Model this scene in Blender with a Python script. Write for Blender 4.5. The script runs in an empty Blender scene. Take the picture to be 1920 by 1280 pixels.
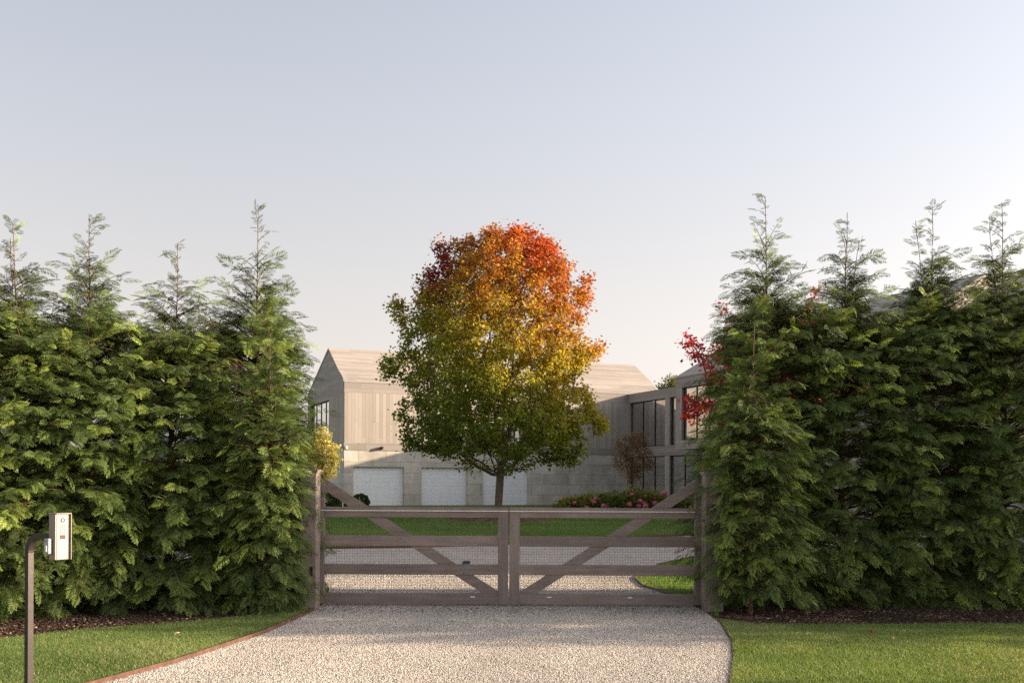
import bpy, math, random
import numpy as np
from mathutils import Vector, Matrix

# ------------------------------------------------------------------ camera, sky, sun
scene = bpy.context.scene
COL = scene.collection
F, HOR, EYE = 1950.0, 910.0, 1.6          # focal length in photo pixels, horizon row, eye height
cam_d = bpy.data.cameras.new("camera")
cam_d.sensor_width = 36.0
cam_d.lens = 36.0 * F / 1920.0
cam_d.shift_y = (HOR - 640.0) / 1920.0
cam_d.clip_start = 0.05
cam_d.clip_end = 3000
cam = bpy.data.objects.new("camera", cam_d)
COL.objects.link(cam)
cam.location = (0, 0, EYE)
cam.rotation_euler = (Matrix.Rotation(math.radians(90), 3, 'X') @ Matrix.Rotation(math.radians(0.28), 3, 'Z')).to_euler()
scene.camera = cam

SUN_AZ, SUN_EL = math.radians(0.0), math.radians(13.6)     # azimuth from +X
sv = Vector((math.cos(SUN_EL) * math.cos(SUN_AZ), math.cos(SUN_EL) * math.sin(SUN_AZ), math.sin(SUN_EL)))
world = bpy.data.worlds.new("World")
scene.world = world
world.use_nodes = True
wn, wl = world.node_tree.nodes, world.node_tree.links
wn.clear()
sky = wn.new('ShaderNodeTexSky')
sky.sky_type = 'NISHITA'
sky.sun_disc = False
sky.sun_elevation = SUN_EL
sky.sun_rotation = math.pi / 2 - SUN_AZ
sky.air_density = 1.0
sky.dust_density = 2.2
sky.ozone_density = 1.6
hs = wn.new('ShaderNodeHueSaturation')
hs.inputs['Saturation'].default_value = 0.40
tint = wn.new('ShaderNodeMix'); tint.data_type = 'RGBA'; tint.blend_type = 'MULTIPLY'
tint.inputs[0].default_value = 1.0
tint.inputs[7].default_value = (1.0, 0.955, 0.94, 1)
bg = wn.new('ShaderNodeBackground')
bg.inputs['Strength'].default_value = 0.142
wo = wn.new('ShaderNodeOutputWorld')
wl.new(sky.outputs[0], hs.inputs['Color'])
wl.new(hs.outputs[0], tint.inputs[6])
# creamy haze low in the air, by elevation of the view direction
tc = wn.new('ShaderNodeTexCoord'); sp_ = wn.new('ShaderNodeSeparateXYZ')
wl.new(tc.outputs['Generated'], sp_.inputs[0])
mr = wn.new('ShaderNodeMapRange'); mr.interpolation_type = 'SMOOTHSTEP'
mr.inputs['From Min'].default_value = -.02; mr.inputs['From Max'].default_value = .44
mr.inputs['To Min'].default_value = 1.0; mr.inputs['To Max'].default_value = 0.0
wl.new(sp_.outputs[2], mr.inputs['Value'])
bw = wn.new('ShaderNodeRGBToBW'); wl.new(sky.outputs[0], bw.inputs[0])
hz = wn.new('ShaderNodeMix'); hz.data_type = 'RGBA'; hz.blend_type = 'MULTIPLY'; hz.inputs[0].default_value = 1.0
wl.new(bw.outputs[0], hz.inputs[6]); hz.inputs[7].default_value = (1.09, .985, .915, 1)
hm = wn.new('ShaderNodeMix'); hm.data_type = 'RGBA'
wl.new(mr.outputs[0], hm.inputs[0]); wl.new(tint.outputs[2], hm.inputs[6]); wl.new(hz.outputs[2], hm.inputs[7])
# the sky away from the sun is a little deeper
mx_ = wn.new('ShaderNodeMapRange'); mx_.interpolation_type = 'SMOOTHSTEP'
mx_.inputs['From Min'].default_value = -.65; mx_.inputs['From Max'].default_value = .15
mx_.inputs['To Min'].default_value = .80; mx_.inputs['To Max'].default_value = 1.0
wl.new(sp_.outputs[0], mx_.inputs['Value'])
sc_ = wn.new('ShaderNodeVectorMath'); sc_.operation = 'SCALE'
wl.new(hm.outputs[2], sc_.inputs[0]); wl.new(mx_.outputs[0], sc_.inputs['Scale'])
wl.new(sc_.outputs[0], bg.inputs['Color'])
wl.new(bg.outputs[0], wo.inputs['Surface'])

sun_d = bpy.data.lights.new("sun", 'SUN')
sun_d.energy = 4.8
sun_d.angle = math.radians(0.6)
sun_d.color = (1.0, 0.80, 0.56)
sun = bpy.data.objects.new("sun", sun_d)
COL.objects.link(sun)
sun.rotation_euler = (-sv).to_track_quat('-Z', 'Y').to_euler()
sun.location = (30, -5, 20)

scene.view_settings.view_transform = 'Standard'
scene.view_settings.look = 'None'
scene.view_settings.exposure = 1.26
scene.view_settings.gamma = 1.0
scene.view_settings.use_curve_mapping = False
scene.cycles.max_bounces = 6
scene.cycles.transparent_max_bounces = 8
scene.cycles.use_denoising = False
scene.cycles.use_light_tree = False
scene.cycles.sampling_pattern = 'TABULATED_SOBOL'
world.cycles.sampling_method = 'MANUAL'
world.cycles.sample_map_resolution = 2048
scene.cycles.use_adaptive_sampling = False
scene.cycles.sample_clamp_indirect = 4.0
scene.cycles.caustics_reflective = False
scene.cycles.caustics_refractive = False

# ------------------------------------------------------------------ helpers
def px(x, y, Y):
    """photo pixel at depth Y -> world point"""
    return Vector(((x - 960.0) * Y / F, Y, EYE - (y - HOR) * Y / F))

GH = 0.5
def h(Y):
    k = [(-60, 0), (20, 0), (22, .03), (24, .09), (26, .17), (28, .25), (30, .33), (32, .40), (34, .46), (36, .5), (900, .5)]
    for (a, za), (b, zb) in zip(k, k[1:]):
        if Y <= b:
            return za + (zb - za) * (Y - a) / (b - a)
    return GH
def hv(Y):
    return np.interp(Y, [-60, 20, 22, 24, 26, 28, 30, 32, 34, 36, 900], [0, 0, .03, .09, .17, .25, .33, .40, .46, .5, .5])

def tag(o, label=None, cat=None, group=None, kind=None):
    if label: o['label'] = label
    if cat: o['category'] = cat
    if group: o['group'] = group
    if kind: o['kind'] = kind
    return o

def empty(name, loc=(0, 0, 0), rz=0.0, label=None, cat=None, group=None):
    o = bpy.data.objects.new(name, None)
    COL.objects.link(o)
    o.location = loc
    o.rotation_euler = (0, 0, rz)
    o.empty_display_size = 0.2
    return tag(o, label, cat, group)

def link(name, me, mat, parent=None, smooth=False):
    o = bpy.data.objects.new(name, me)
    COL.objects.link(o)
    if mat: me.materials.append(mat)
    if parent: o.parent = parent
    if smooth:
        me.polygons.foreach_set('use_smooth', [True] * len(me.polygons))
    return o

class MB:
    """collects simple shapes into one mesh"""
    def __init__(s): s.v = []; s.f = []
    def add(s, vs, fs):
        n = len(s.v); s.v += [tuple(p) for p in vs]; s.f += [tuple(i + n for i in f) for f in fs]
        return s
    def box(s, x0, x1, y0, y1, z0, z1, b=0.0):
        if b <= 0:
            return s.add([(x0, y0, z0), (x1, y0, z0), (x1, y1, z0), (x0, y1, z0), (x0, y0, z1), (x1, y0, z1), (x1, y1, z1), (x0, y1, z1)],
                  [(0, 3, 2, 1), (4, 5, 6, 7), (0, 1, 5, 4), (1, 2, 6, 5), (2, 3, 7, 6), (3, 0, 4, 7)])
        import bmesh
        bm = bmesh.new()
        bmesh.ops.create_cube(bm, size=1)
        for v in bm.verts:
            v.co = Vector(((x0 + x1) / 2 + v.co.x * (x1 - x0), (y0 + y1) / 2 + v.co.y * (y1 - y0), (z0 + z1) / 2 + v.co.z * (z1 - z0)))
        bmesh.ops.bevel(bm, geom=bm.edges[:], offset=b, segments=2, affect='EDGES', profile=0.6)
        bm.verts.index_update()
        s.add([v.co for v in bm.verts], [[v.index for v in f.verts] for f in bm.faces])
        bm.free()
        return s
    def prism(s, pts, axis, a, b):
        """pts 2-D outline (ccw) extruded along axis from a to b"""
        n = len(pts)
        def P(p, t):
            return {'x': (t, p[0], p[1]), 'y': (p[0], t, p[1]), 'z': (p[0], p[1], t)}[axis]
        return s.add([P(p, a) for p in pts] + [P(p, b) for p in pts],
              [tuple(range(n))[::-1], tuple(range(n, 2 * n))] + [(i, (i + 1) % n, (i + 1) % n + n, i + n) for i in range(n)])
    def tube(s, pts, rad, n=8, cap=True):
        pts = [Vector(p) for p in pts]
        if not hasattr(rad, '__len__'): rad = [rad] * len(pts)
        base = len(s.v)
        up = Vector((0, 0, 1))
        for i, p in enumerate(pts):
            d = (pts[min(i + 1, len(pts) - 1)] - pts[max(i - 1, 0)]).normalized()
            a = d.cross(up)
            if a.length < 1e-3: a = d.cross(Vector((0, 1, 0)))
            a.normalize(); b = a.cross(d)
            for k in range(n):
                t = 2 * math.pi * k / n
                q = p + (a * math.cos(t) + b * math.sin(t)) * rad[i]
                s.v.append(tuple(q))
        for i in range(len(pts) - 1):
            for k in range(n):
                k2 = (k + 1) % n
                s.f.append((base + i * n + k, base + i * n + k2, base + (i + 1) * n + k2, base + (i + 1) * n + k))
        if cap:
            s.f.append(tuple(base + k for k in range(n))[::-1])
            s.f.append(tuple(base + (len(pts) - 1) * n + k for k in range(n)))
        return s
    def build(s, name, mat, parent=None, smooth=False):
        me = bpy.data.meshes.new(name)
        me.from_pydata(s.v, [], s.f)
        me.update()
        import bmesh
        bm = bmesh.new(); bm.from_mesh(me)
        bmesh.ops.recalc_face_normals(bm, faces=bm.faces[:])
        bm.to_mesh(me); bm.free()
        return link(name, me, mat, parent, smooth)

def np_mesh(name, V, T, C, mat, parent=None):
    """triangle soup from numpy: V (n,3) T (m,3) C (n,3)"""
    me = bpy.data.meshes.new(name)
    n, m = len(V), len(T)
    me.vertices.add(n); me.vertices.foreach_set('co', np.ascontiguousarray(V, dtype=np.float32).ravel())
    me.loops.add(m * 3); me.loops.foreach_set('vertex_index', np.ascontiguousarray(T, dtype=np.int32).ravel())
    me.polygons.add(m); me.polygons.foreach_set('loop_start', np.arange(0, m * 3, 3, dtype=np.int32))
    try: me.polygons.foreach_set('loop_total', np.full(m, 3, dtype=np.int32))
    except Exception: pass
    if C is not None:
        ca = me.color_attributes.new('Col', 'FLOAT_COLOR', 'POINT')
        c4 = np.ones((n, 4), dtype=np.float32); c4[:, :3] = C
        ca.data.foreach_set('color', c4.ravel())
    me.update(calc_edges=True)
    return link(name, me, mat, parent)

def basis(d, nrm):
    """rows d, side, n -> (N,3,3) frames with x along d"""
    d = d / np.linalg.norm(d, axis=1, keepdims=True)
    s = np.cross(nrm, d); s /= np.maximum(np.linalg.norm(s, axis=1, keepdims=True), 1e-6)
    n = np.cross(d, s)
    return np.stack([d, s, n], axis=1)

def stamp(TV, TT, P, B, S):
    """instances of template TV/TT at P with frames B and sizes S -> V, T"""
    V = np.einsum('kj,njc->nkc', TV, B) * S[:, None, None] + P[:, None, :]
    T = TT[None] + (np.arange(len(P)) * len(TV))[:, None, None]
    return V.reshape(-1, 3), T.reshape(-1, 3)

# ------------------------------------------------------------------ materials
def newmat(name):
    m = bpy.data.materials.new(name); m.use_nodes = True
    nt = m.node_tree; nt.nodes.clear()
    out = nt.nodes.new('ShaderNodeOutputMaterial')
    return m, nt, out
def N(nt, typ, **kw):
    n = nt.nodes.new(typ)
    for k, v in kw.items(): setattr(n, k, v)
    return n
def math_n(nt, op, a, b=None):
    n = nt.nodes.new('ShaderNodeMath'); n.operation = op
    for i, q in enumerate((a, b)):
        if q is None: continue
        if isinstance(q, (int, float)): n.inputs[i].default_value = q
        else: nt.links.new(q, n.inputs[i])
    return n.outputs[0]
def ramp(nt, fac, stops):
    r = nt.nodes.new('ShaderNodeValToRGB')
    el = r.color_ramp.elements
    el[0].position, el[0].color = stops[0][0], (*stops[0][1], 1)
    el[1].position, el[1].color = stops[-1][0], (*stops[-1][1], 1)
    for p, c in stops[1:-1]:
        e = el.new(p); e.color = (*c, 1)
    nt.links.new(fac, r.inputs[0])
    return r.outputs[0]
def mixc(nt, fac, a, b, mode='MIX'):
    m = nt.nodes.new('ShaderNodeMix'); m.data_type = 'RGBA'; m.blend_type = mode
    for i, q in ((0, fac), (6, a), (7, b)):
        if isinstance(q, (int, float)): m.inputs[i].default_value = q
        elif isinstance(q, tuple): m.inputs[i].default_value = (*q, 1)
        else: nt.links.new(q, m.inputs[i])
    return m.outputs[2]
def principled(nt, out, color, rough=.6, metal=0.0, spec=.5, bump=None, bstr=.3, bdist=.01):
    p = nt.nodes.new('ShaderNodeBsdfPrincipled')
    if isinstance(color, tuple): p.inputs['Base Color'].default_value = (*color, 1)
    else: nt.links.new(color, p.inputs['Base Color'])
    if isinstance(rough, (int, float)): p.inputs['Roughness'].default_value = rough
    else: nt.links.new(rough, p.inputs['Roughness'])
    p.inputs['Metallic'].default_value = metal
    p.inputs['Specular IOR Level'].default_value = spec
    if bump is not None:
        b = nt.nodes.new('ShaderNodeBump'); b.inputs['Strength'].default_value = bstr; b.inputs['Distance'].default_value = bdist
        nt.links.new(bump, b.inputs['Height']); nt.links.new(b.outputs[0], p.inputs['Normal'])
    nt.links.new(p.outputs[0], out.inputs['Surface'])
    return p
def noise(nt, vec, scale, detail=4, rough=.55):
    n = nt.nodes.new('ShaderNodeTexNoise'); n.inputs['Scale'].default_value = scale
    n.inputs['Detail'].default_value = detail; n.inputs['Roughness'].default_value = rough
    if vec is not None: nt.links.new(vec, n.inputs['Vector'])
    return n.outputs['Fac']
def objco(nt): return nt.nodes.new('ShaderNodeTexCoord').outputs['Object']
def mapped(nt, vec, sc):
    m = nt.nodes.new('ShaderNodeMapping'); m.inputs['Scale'].default_value = sc
    nt.links.new(vec, m.inputs['Vector']); return m.outputs[0]

def plain(name, c, rough=.6, metal=0.0, var=.15, scale=6.0, spec=.5):
    m, nt, out = newmat(name)
    co = objco(nt)
    f = noise(nt, co, scale, 5)
    col = ramp(nt, f, [(.25, tuple(x * (1 - var) for x in c)), (.75, tuple(min(1, x * (1 + var)) for x in c))])
    principled(nt, out, col, rough, metal, spec, bump=noise(nt, co, scale * 8, 3), bstr=.12, bdist=.004)
    return m

def leafmat(name, transl=.35, rough=.5, spec=.35):
    m, nt, out = newmat(name)
    a = N(nt, 'ShaderNodeAttribute', attribute_name='Col')
    p = N(nt, 'ShaderNodeBsdfPrincipled')
    nt.links.new(a.outputs['Color'], p.inputs['Base Color'])
    p.inputs['Roughness'].default_value = rough
    p.inputs['Specular IOR Level'].default_value = spec
    t = N(nt, 'ShaderNodeBsdfTranslucent')
    tc = mixc(nt, 1.0, a.outputs['Color'], (1.7, 1.6, .7), 'MULTIPLY')
    nt.links.new(tc, t.inputs['Color'])
    mx = N(nt, 'ShaderNodeMixShader'); mx.inputs[0].default_value = transl
    nt.links.new(p.outputs[0], mx.inputs[1]); nt.links.new(t.outputs[0], mx.inputs[2])
    nt.links.new(mx.outputs[0], out.inputs['Surface'])
    return m

def boards(name, mode, w, base, var=.25, groove=.06):
    """weathered boards. mode v: vertical boards on a wall, h: boards running level, r: roof boards (spaced by height)"""
    m, nt, out = newmat(name)
    co = objco(nt)
    sep = N(nt, 'ShaderNodeSeparateXYZ'); nt.links.new(co, sep.inputs[0])
    along = math_n(nt, 'ADD', sep.outputs[0], sep.outputs[1])
    u, v = (along, sep.outputs[2]) if mode == 'v' else (sep.outputs[2], along)
    t = math_n(nt, 'DIVIDE', u, w)
    idn = math_n(nt, 'FLOOR', t)
    fr = math_n(nt, 'FRACT', t)
    wn1 = N(nt, 'ShaderNodeTexWhiteNoise', noise_dimensions='1D'); nt.links.new(idn, wn1.inputs['W'])
    sh = math_n(nt, 'ADD', math_n(nt, 'DIVIDE', v, 3.1), math_n(nt, 'MULTIPLY', wn1.outputs['Value'], 7.0))
    seg = math_n(nt, 'FLOOR', sh); segf = math_n(nt, 'FRACT', sh)
    cmb = N(nt, 'ShaderNodeCombineXYZ'); nt.links.new(idn, cmb.inputs[0]); nt.links.new(seg, cmb.inputs[1])
    wn2 = N(nt, 'ShaderNodeTexWhiteNoise', noise_dimensions='2D'); nt.links.new(cmb.outputs[0], wn2.inputs['Vector'])
    cg = N(nt, 'ShaderNodeCombineXYZ')
    nt.links.new(math_n(nt, 'MULTIPLY', u, 9.0), cg.inputs[0]); nt.links.new(math_n(nt, 'MULTIPLY', v, .9), cg.inputs[1])
    nt.links.new(math_n(nt, 'MULTIPLY', wn2.outputs['Value'], 30.0), cg.inputs[2])
    grain = noise(nt, cg.outputs[0], 1.0, 2, .5)
    blotch = noise(nt, co, .7, 4)
    val = math_n(nt, 'ADD', math_n(nt, 'MULTIPLY', wn2.outputs['Value'], .5), math_n(nt, 'ADD', math_n(nt, 'MULTIPLY', grain, .3), math_n(nt, 'MULTIPLY', blotch, .3)))
    col = ramp(nt, val, [(.2, tuple(x * (1 - var) for x in base)), (.85, tuple(min(1, x * (1 + var)) for x in base))])
    edge = math_n(nt, 'LESS_THAN', fr, groove)
    edge2 = math_n(nt, 'LESS_THAN', segf, .004)
    e = math_n(nt, 'MAXIMUM', edge, edge2)
    col2 = mixc(nt, math_n(nt, 'MULTIPLY', e, .6), col, tuple(x * .25 for x in base))
    bh = math_n(nt, 'MULTIPLY', e, -1.0)
    principled(nt, out, col2, .75, spec=.25, bump=bh, bstr=.25, bdist=.004)
    return m

def stone_panels(name, base):
    m, nt, out = newmat(name)
    co = objco(nt)
    sep = N(nt, 'ShaderNodeSeparateXYZ'); nt.links.new(co, sep.inputs[0])
    cmb = N(nt, 'ShaderNodeCombineXYZ')
    nt.links.new(math_n(nt, 'ADD', sep.outputs[0], sep.outputs[1]), cmb.inputs[0]); nt.links.new(sep.outputs[2], cmb.inputs[1])
    b = N(nt, 'ShaderNodeTexBrick')
    nt.links.new(cmb.outputs[0], b.inputs['Vector'])
    b.offset = .5
    b.inputs['Scale'].default_value = 1.0
    b.inputs['Brick Width'].default_value = 1.55
    b.inputs['Row Height'].default_value = .585
    b.inputs['Mortar Size'].default_value = .010
    b.inputs['Mortar Smooth'].default_value = .1
    b.inputs['Color1'].default_value = (*tuple(x * .86 for x in base), 1)
    b.inputs['Color2'].default_value = (*tuple(x * 1.08 for x in base), 1)
    b.inputs['Mortar'].default_value = (*tuple(x * .42 for x in base), 1)
    f = noise(nt, co, 1.2, 4, .55)
    f2 = noise(nt, mapped(nt, co, (1.5, 1.5, 9)), 2.0, 5)
    st = ramp(nt, f, [(.3, (.72, .71, .68)), (.7, (1.1, 1.08, 1.04))])
    st2 = ramp(nt, f2, [(.3, (.86, .86, .86)), (.7, (1.06, 1.06, 1.06))])
    c = mixc(nt, 1.0, mixc(nt, 1.0, b.outputs['Color'], st, 'MULTIPLY'), st2, 'MULTIPLY')
    principled(nt, out, c, .7, spec=.3, bump=b.outputs['Fac'], bstr=-.2, bdist=.005)
    return m

def timber(name, base, axis='x'):
    m, nt, out = newmat(name)
    co = objco(nt)
    s = {'x': (1.6, 30, 30), 'z': (30, 30, 1.6)}[axis]
    g = noise(nt, mapped(nt, co, s), 1.0, 7, .6)
    bl = noise(nt, co, 2.2, 4)
    f = math_n(nt, 'ADD', math_n(nt, 'MULTIPLY', g, .6), math_n(nt, 'MULTIPLY', bl, .45))
    c = ramp(nt, f, [(.30, tuple(x * .60 for x in base)), (.52, base), (.78, tuple(min(1, x * 1.5) for x in base))])
    kn = N(nt, 'ShaderNodeTexVoronoi'); kn.inputs['Scale'].default_value = 3.2
    nt.links.new(co, kn.inputs['Vector'])
    k = math_n(nt, 'LESS_THAN', kn.outputs['Distance'], .035)
    c = mixc(nt, math_n(nt, 'MULTIPLY', k, .7), c, tuple(x * .3 for x in base))
    oi = N(nt, 'ShaderNodeObjectInfo')
    c = mixc(nt, 1.0, c, ramp(nt, oi.outputs['Random'], [(0, (.86, .85, .84)), (1, (1.14, 1.12, 1.10))]), 'MULTIPLY')
    dirt = N(nt, 'ShaderNodeSeparateXYZ'); nt.links.new(co, dirt.inputs[0])
    dn = math_n(nt, 'SUBTRACT', math_n(nt, 'MULTIPLY', bl, .35), dirt.outputs[2])
    c = mixc(nt, math_n(nt, 'MULTIPLY', math_n(nt, 'GREATER_THAN', dn, -.02), .18), c, (.22, .19, .16))
    principled(nt, out, c, .62, spec=.35, bump=g, bstr=.35, bdist=.003)
    return m

def gravel_mat():
    m, nt, out = newmat('gravel')
    co = objco(nt)
    v = N(nt, 'ShaderNodeTexVoronoi'); v.inputs['Scale'].default_value = 75; nt.links.new(co, v.inputs['Vector'])
    w = N(nt, 'ShaderNodeTexWhiteNoise', noise_dimensions='3D'); nt.links.new(v.outputs['Color'], w.inputs['Vector'])
    col = ramp(nt, w.outputs['Value'], [(.0, (.12, .09, .07)), (.08, (.30, .25, .21)), (.2, (.44, .39, .34)), (.6, (.54, .485, .43)), (1, (.64, .585, .53))])
    gap = math_n(nt, 'GREATER_THAN', v.outputs['Distance'], .66)
    col = mixc(nt, math_n(nt, 'MULTIPLY', gap, .5), col, (.13, .10, .08))
    big = noise(nt, co, .7, 5)
    col = mixc(nt, 1.0, col, ramp(nt, big, [(.3, (.86, .84, .82)), (.7, (1.05, 1.04, 1.03))]), 'MULTIPLY')
    hgt = math_n(nt, 'MULTIPLY', v.outputs['Distance'], -1.0)
    principled(nt, out, col, .8, spec=.25, bump=hgt, bstr=.7, bdist=.01)
    return m

def soil_mat(name, stops, sc):
    m, nt, out = newmat(name)
    co = objco(nt)
    f = noise(nt, co, sc, 8, .7)
    c = ramp(nt, f, stops)
    big = noise(nt, co, .45, 4)
    c = mixc(nt, 1.0, c, ramp(nt, big, [(.3, (.75, .78, .75)), (.7, (1.25, 1.18, 1.1))]), 'MULTIPLY')
    principled(nt, out, c, .9, spec=.15, bump=f, bstr=.8, bdist=.02)
    return m

M = {}
M['lawn'] = soil_mat('lawn_soil', [(.3, (.035, .058, .014)), (.5, (.075, .12, .03)), (.7, (.12, .165, .045))], 34)
M['mulch'] = soil_mat('bark_mulch', [(.3, (.018, .011, .008)), (.5, (.06, .036, .024)), (.72, (.15, .10, .07))], 45)
M['gravel'] = gravel_mat()
M['attr_stone'] = leafmat('loose_stone', 0.0, .8, .2)
M['conifer'] = leafmat('conifer_foliage', .24, .55, .3)
M['leaf'] = leafmat('broad_leaf', .5, .5, .25)
M['petal'] = leafmat('petal', .3, .6, .2)
M['blade'] = leafmat('grass_blade', .35, .5, .2)
M['bark'] = plain('bark', (.13, .095, .07), .9, var=.45, scale=14)
M['bark_pale'] = plain('pale_bark', (.28, .20, .13), .85, var=.35, scale=16)
M['bark_conifer'] = plain('conifer_bark', (.15, .09, .055), .9, var=.4, scale=16)
M['gate_h'] = timber('weathered_timber_level', (.235, .186, .166), 'x')
M['gate_v'] = timber('weathered_timber_upright', (.235, .186, .166), 'z')
M['steel'] = plain('bright_steel', (.62, .60, .58), .35, .9, .05, 9)
M['white_metal'] = plain('white_coated_metal', (.75, .73, .70), .4, 0, .05, 9)
M['black_metal'] = plain('black_metal', (.018, .017, .018), .4, .3, .2, 9)
M['bronze'] = plain('bronze_metal', (.046, .036, .033), .34, .5, .15, 18)
M['rust'] = plain('rusty_steel', (.105, .052, .034), .85, .1, .5, 12)
M['panel'] = plain('intercom_steel', (.26, .215, .185), .5, .3, .05, 30)
M['grey_plastic'] = plain('grey_plastic', (.36, .37, .39), .5, 0, .08, 30)
M['grey_dark'] = plain('dark_grey_cast_metal', (.07, .08, .09), .5, .5, .1, 10)
M['wall_v'] = boards('cedar_boards_upright', 'v', .19, (.39, .342, .302), .17)
M['wall_h'] = boards('cedar_boards_level', 'h', .17, (.36, .32, .295), .15)
M['band'] = boards('cedar_fascia', 'h', .27, (.315, .275, .25), .14, .03)
M['roofb'] = boards('cedar_roof_boards', 'h', .085, (.35, .305, .27), .2)
M['stone'] = stone_panels('limestone_panels', (.60, .56, .515))
M['door'] = boards('garage_door_panels', 'h', .21, (.80, .805, .83), .03, .03)
M['dark_in'] = plain('dark_interior', (.05, .05, .048), .9)
M['floor_in'] = plain('interior_floor', (.35, .30, .25), .6)
M['curtain'] = plain('curtain_cloth', (.75, .73, .69), .9, 0, .06, 3)
def glass_mat():
    m, nt, out = newmat('window_glass')
    fr = N(nt, 'ShaderNodeFresnel'); fr.inputs['IOR'].default_value = 1.5
    fac = math_n(nt, 'ADD', math_n(nt, 'MULTIPLY', fr.outputs[0], 1.4), .74)
    t = N(nt, 'ShaderNodeBsdfTransparent'); t.inputs['Color'].default_value = (.88, .90, .90, 1)
    g = N(nt, 'ShaderNodeBsdfGlossy'); g.inputs['Roughness'].default_value = .02
    mx = N(nt, 'ShaderNodeMixShader')
    nt.links.new(fac, mx.inputs[0]); nt.links.new(t.outputs[0], mx.inputs[1]); nt.links.new(g.outputs[0], mx.inputs[2])
    nt.links.new(mx.outputs[0], out.inputs['Surface'])
    return m
M['glass'] = glass_mat()

# ------------------------------------------------------------------ ground
KN = [-60, -20, -5, 20, 22, 24, 26, 28, 30, 32, 34, 36, 60, 120, 300, 900]
def sheet(name, rows, mat, off, label=None, kind='structure', nx=2, cat=None):
    """rows: list of (Y, xL, xR) ; follows the terrain off metres above it"""
    vs, fs = [], []
    for (Y, a, b) in rows:
        for i in range(nx + 1):
            vs.append((a + (b - a) * i / nx, Y, h(Y) + off))
    for r in range(len(rows) - 1):
        for i in range(nx):
            q = r * (nx + 1) + i
            fs.append((q, q + 1, q + nx + 2, q + nx + 1))
    me = bpy.data.meshes.new(name); me.from_pydata(vs, [], fs); me.update()
    o = link(name, me, mat)
    return tag(o, label, cat, kind=kind)
sheet('ground_lawn', [(Y, -700, 700) for Y in KN], M['lawn'], 0, nx=40)

gl = [(-30, -9.5), (2, -7.5), (6, -4.25), (7.2, -3.70), (8.11, -3.33), (9.2, -3.0), (11.1, -2.64), (12.5, -2.53), (13, -2.51), (14, -2.51), (16, -2.8), (17, -3.05), (19, -4.0), (21, -6), (22.4, -9), (23.2, -13), (24, -9.2), (24.2, -4.3), (24.6, -2.25), (25.1, -.77), (26.4, 1.22), (27.4, 2.95), (28.2, 4.9), (30, 9), (32, 15), (33, 24)]
gr = [(-30, 4.5), (2, 1.0), (6, 1.25), (7.2, 1.45), (8.43, 1.76), (9.75, 2.07), (10.76, 2.27), (12.2, 2.44), (13.45, 2.48), (15.4, 2.28), (16.6, 2.08), (17.8, 2.1), (19, 2.35), (21, 2.97), (22.8, 3.98), (24, 5.6), (25, 9), (26, 16), (27, 26), (33, 30)]
def gL(Y): return float(np.interp(Y, [a for a, b in gl], [b for a, b in gl]))
def gR(Y): return float(np.interp(Y, [a for a, b in gr], [b for a, b in gr]))
ys = sorted(set([round(-30 + i * 2.0, 3) for i in range(18)] + [round(5.8 + .2 * i, 3) for i in range(137)] + [20, 22, 24, 26, 28, 30, 32]))
sheet('gravel_driveway', [(Y, gL(Y), gR(Y)) for Y in ys], M['gravel'], .010, nx=6)

# mulch beds under both hedges and round the maple
mfL = lambda X: float(np.interp(X, [-14, -5.4, -4.6, -3.6, -2.75, -2.55], [8.6, 10.3, 11.25, 12.0, 12.9, 13.05]))
mfR = lambda X: float(np.interp(X, [2.45, 2.8, 3.6, 5, 6.4, 9, 14], [12.55, 12.1, 11.95, 12.0, 12.15, 11.2, 8.8]))
def bed(name, x0, x1, front, back, step=.25):
    vs, fs = [], []
    n = int(round((x1 - x0) / step))
    for i in range(n + 1):
        X = x0 + (x1 - x0) * i / n
        vs += [(X, front(X), .006), (X, back, .006)]
    for i in range(n): fs.append((2 * i, 2 * i + 2, 2 * i + 3, 2 * i + 1))
    me = bpy.data.meshes.new(name); me.from_pydata(vs, [], fs); me.update()
    return tag(link(name, me, M['mulch']), kind='structure')
bed('mulch_bed', -14, -2.55, mfL, 15.6)
bed('mulch_bed', 2.45, 14, mfR, 16.2)
TREE = (-.48, 34.5)
rows = []
for Y in [32.7, 33, 33.4, 34, 34.6, 35.2, 35.8, 36, 36.3]:
    r = math.sqrt(max(0, 1.82 ** 2 - (Y - 34.5) ** 2))
    rows.append((Y, TREE[0] - r - .02, TREE[0] + r + .02))
sheet('mulch_ring', rows, M['mulch'], .008, nx=6)

# rusty steel edging
def edging(pts, label, top=.035):
    mb = MB()
    P = [Vector((x, y, h(y))) for x, y in pts]
    n = len(P)
    vs = []
    for i, p in enumerate(P):
        d = (P[min(i + 1, n - 1)] - P[max(i - 1, 0)]); nn = Vector((-d.y, d.x, 0)).normalized() * .006
        vs += [p - nn + Vector((0, 0, -.05)), p + nn + Vector((0, 0, -.05)), p + nn + Vector((0, 0, top)), p - nn + Vector((0, 0, top))]
    fs = [(0, 1, 2, 3), tuple(4 * (n - 1) + k for k in (3, 2, 1, 0))]
    for i in range(n - 1):
        for k in range(4):
            a, b = 4 * i + k, 4 * i + (k + 1) % 4
            fs.append((a, b, b + 4, a + 4))
    mb.add(vs, fs)
    return tag(mb.build('steel_edging', M['rust']), label, 'edging', 'rusty edging strips along the gravel')
edging([(gL(Y) - .01, Y) for Y in np.arange(5.8, 14.05, .2)], 'rusty steel edging strip between the left front lawn and the gravel', .045)
edging([(gR(Y) + .01, Y) for Y in np.arange(5.8, 13.5, .2)], 'dark steel edging strip between the right front lawn and the gravel', .018)
edging([(gR(Y) + .01, Y) for Y in np.arange(14.2, 22.9, .2)], 'curved steel edging round the small sunlit lawn seen through the right gate leaf', .04)
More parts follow.
